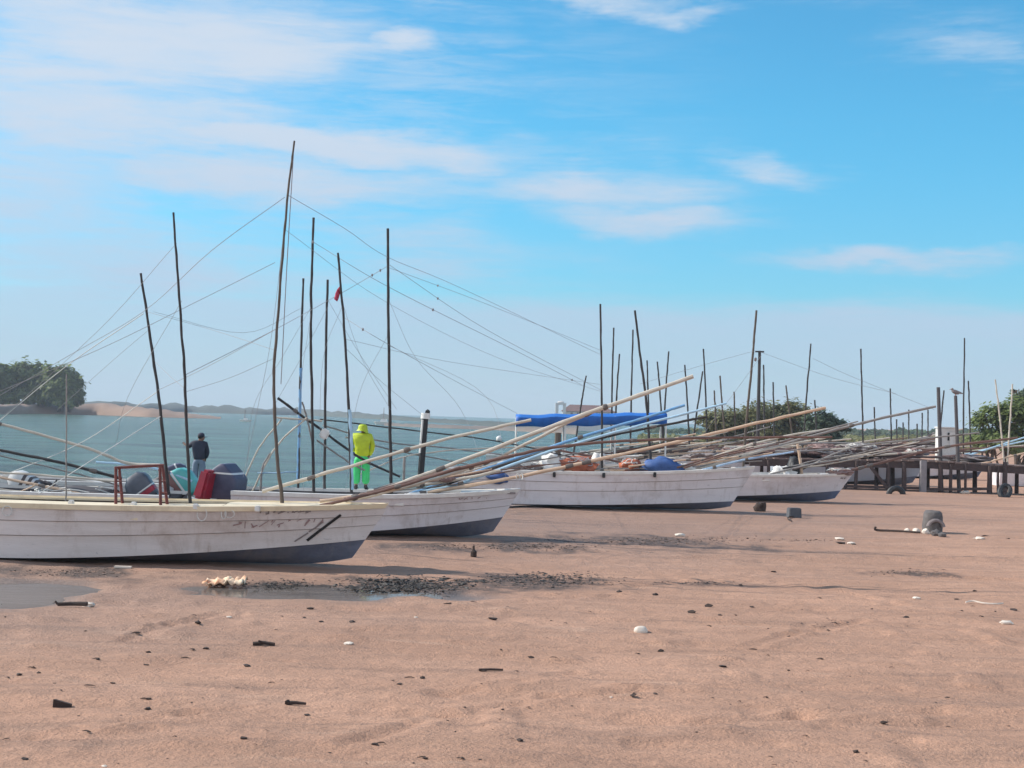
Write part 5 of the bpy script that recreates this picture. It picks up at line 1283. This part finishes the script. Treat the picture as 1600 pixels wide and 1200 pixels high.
# mooring anchor: bucket of concrete with stones and rope
bp = on_sand(1455, 833); u = 1 / ppm(bp.y)
t = thing('stone_drum', 'upright stone filled drum on the open sand at right', 'drum', bp)
mb = MB(); n = 16; vs = []; fs = []
for (z, r) in ((0, 15), (12, 15.5), (26, 15), (33, 14), (36, 11), (36.5, 0.1)):
    for i in range(n):
        a = 2 * math.pi * i / n; k = 1 + .07 * mnoise.noise(Vector((math.cos(a) * 2, math.sin(a) * 2, z * .12))); vs.append((bp.x + 2 * u + r * u * k * math.cos(a), bp.y + r * u * k * math.sin(a), bp.z - .02 + z * u * (1 + .05 * mnoise.noise(Vector((a, z, 1))))))
for j in range(5):
    for i in range(n): fs.append((j * n + i, j * n + (i + 1) % n, (j + 1) * n + (i + 1) % n, (j + 1) * n + i))
mb.add(vs, fs).build('drum', M_stone, t, sharp=60)
mb = MB()
mb.tube([(bp.x + (2 + 12 * math.cos(a)) * u, bp.y - 16.5 * u, bp.z + (10 + 11 * math.sin(a)) * u) for a in np.linspace(.1, 3.0, 12)], 3 * u, 3 * u, 7).build('hose', M_net_grey, t)
for i, (dx, dyy, r) in enumerate(((-8, -26, 8), (-16, -12, 6), (-24, -2, 6), (-20, 8, 5), (-4, -34, 6), (-34, 6, 5))):
    q = Vector((bp.x + dx * u, bp.y + dyy * u * 2, 0)); q.z = gz(q.x, q.y) + r * u * .4
    tag(MB().lump(q, (r * u, r * u, r * u * .8), 2, .3, seed=70 + i).build('rough_stone', M_stone if i in (0, 4) else M_shell, origin=q), 'rough stone heaped against the stone filled drum', 'stone', 'stones heaped against the drum')
q0, q1 = on_sand(1368, 830), on_sand(1438, 834)
tag(MB().tube(smooth_line([q0 + Vector((0, 0, .10)), q0 + Vector((.02, 0, .03)), (q0 + q1) / 2 + Vector((0, .05, .03)), q1 + Vector((0, 0, .03))], 5), .028, .022, 6).build('mooring_rope', M_drift, origin=q0), 'dark rope lying from the stone filled drum to the left', 'rope')
# concrete block
bp = on_sand(1242, 809); u = 1 / ppm(bp.y)
t = thing('concrete_block', 'dark grey cube block on the sand before the fourth boat', 'block', bp)
MB().box((bp.x, bp.y + 8 * u, bp.z + 7 * u), (20 * u, 18 * u, 16 * u), Matrix.Rotation(.12, 3, 'Z'), taper=.94).build('block', M_concrete, t, bevel=.02)
MB().tube(smooth_line([(bp.x - 3 * u, bp.y - 2 * u, bp.z + 2 * u), (bp.x - 14 * u, bp.y - 20 * u, bp.z + .03), (bp.x - 22 * u, bp.y - 60 * u, bp.z + .02), (bp.x - 24 * u, bp.y - 95 * u, bp.z + .02)], 6), .02, .016, 6).build('rope', M_drift, t)
def stump(mb, p, u): mb.lump((p.x - 3 * u, p.y, p.z + 6 * u), (7 * u, 7 * u, 9 * u), 2, .4, seed=91); mb.tube([p + Vector((4 * u, 0, -1 * u)), p + Vector((5 * u, 0, 8 * u)), p + Vector((4 * u, 0, 14 * u))], 4 * u, 4.5 * u, 8)
sand_thing('wood_stump', 'knotty pale and dark stump beside the third bow', 'stump', 1188, 799, stump, M_drift)
sand_thing('tyre_hoop', 'dark half buried tyre in front of the jetty legs', 'tyre', 1400, 772, lambda mb, p, u: mb.tube([(p.x + 11 * u * math.cos(a), p.y, p.z + 10 * u * math.sin(a) - .02) for a in np.linspace(-.1, 3.24, 16)], 4.5 * u, 4.5 * u, 8), M_black)
sand_thing('tyre_hoop', 'dark tyre leaning by the thick jetty post at the right photo edge', 'tyre', 1570, 777, lambda mb, p, u: mb.tube([(p.x + 8 * u * math.cos(a) + 4 * u * math.sin(a), p.y + 8 * u * math.sin(a), p.z + 9 * u + 9 * u * math.sin(a)) for a in np.linspace(0, 6.283, 18)], 4 * u, 4 * u, 8), M_black)
sand_thing('glass_bottle', 'small dark bottle standing on the sand near the shadow tip of the nearest boat', 'bottle', 740, 870, lambda mb, p, u: mb.tube([p, p + Vector((0, 0, 1 * u)), p + Vector((0, 0, 8 * u)), p + Vector((-.2 * u, 0, 11 * u)), p + Vector((-.4 * u, 0, 17 * u))], [4 * u, 5 * u, 5 * u, 2 * u, 1.6 * u], None, 9), M_drift)
sand_thing('white_plank', 'thin pale plank lying under the side of the nearest boat', 'plank', 192, 888, lambda mb, p, u: mb.box((p.x, p.y, p.z + 2 * u), (26 * u, 8 * u, 3 * u)), M_shell)
sand_thing('white_string', 'pale wavy string lying on the sand at right', 'string', 1535, 944, lambda mb, p, u: mb.tube(smooth_line([p + Vector((-26 * u, 0, .02)), p + Vector((-12 * u, 8 * u, .03)), p + Vector((0, -6 * u, .02)), p + Vector((16 * u, -10 * u, .02)), p + Vector((32 * u, 0, .02))], 5), 1.2 * u, 1.2 * u, 5), M_shell)

# dark weed and mud clods: nobody could count them
def weed(name, patches, seed, m_=None):
    r = random.Random(seed); mb = MB()
    for (x0, y0, x1, y1, n, s) in patches:
        for i in range(n):
            f = r.gauss(.5, .24); g = r.gauss(.5, .22)
            px, py = x0 + (x1 - x0) * f, y0 + (y1 - y0) * min(1.1, max(-.1, g)); p = on_sand(px, py); k = 1 / ppm(p.y); q = s * r.uniform(.25, .95) * k
            
            if r.random() < .6: mb.lump((p.x, p.y, p.z + q * .12), (q * r.uniform(.5, 1.3), q * r.uniform(.5, 1.6), q * r.uniform(.2, .5)), 1, 1.0, seed=i + seed)
            else:
                a = r.uniform(0, 6.28); v = Vector((math.cos(a), math.sin(a) * 1.5, 0)) * q * r.uniform(.8, 2.2); w = Vector((-v.y, v.x, 0)) * r.uniform(-.4, .4)
                mb.tube([p - v + Vector((0, 0, .005)), p + w + Vector((0, 0, q * r.uniform(.2, .9))), p + v + Vector((0, 0, .005))], q * .16, q * .10, 4)
    o = mb.build(name, m_ or M_weed, sharp=30); return tag(o, 'dark seaweed and mud clods strewn along the tide line', 'seaweed', kind='stuff')
weed('seaweed', [(535, 902, 725, 930, 900, 4.6), (375, 906, 492, 922, 260, 3.0), (760, 893, 960, 918, 520, 3.0), (690, 905, 790, 912, 120, 3)], 5)
weed('tide_wrack', [(860, 838, 1180, 852, 420, 2.0), (740, 846, 930, 862, 300, 2.0), (640, 850, 760, 860, 90, 2), (0, 886, 220, 903, 160, 2.4), (1000, 907, 1190, 913, 60, 2.2), (1195, 842, 1310, 846, 60, 2), (1350, 888, 1480, 900, 80, 2.2), (1260, 965, 1350, 985, 40, 2.4)], 6, M_drift)

# ------------------------------------------------------------------ air
M_air = bpy.data.materials.new('air'); M_air.use_nodes = True; at_ = M_air.node_tree
for n_ in list(at_.nodes): at_.nodes.remove(n_)
vp = at_.nodes.new('ShaderNodeVolumePrincipled'); vp.inputs['Color'].default_value = (.80, .88, 1, 1); vp.inputs['Density'].default_value = .00034; vp.inputs['Anisotropy'].default_value = 0
vo = at_.nodes.new('ShaderNodeOutputMaterial'); at_.links.new(vp.outputs[0], vo.inputs['Volume'])
hb = MB(); hb.box((0, 600, 10), (2400, 1500, 26)); o = hb.build('haze', M_air, smooth=False); tag(o, kind='stuff')
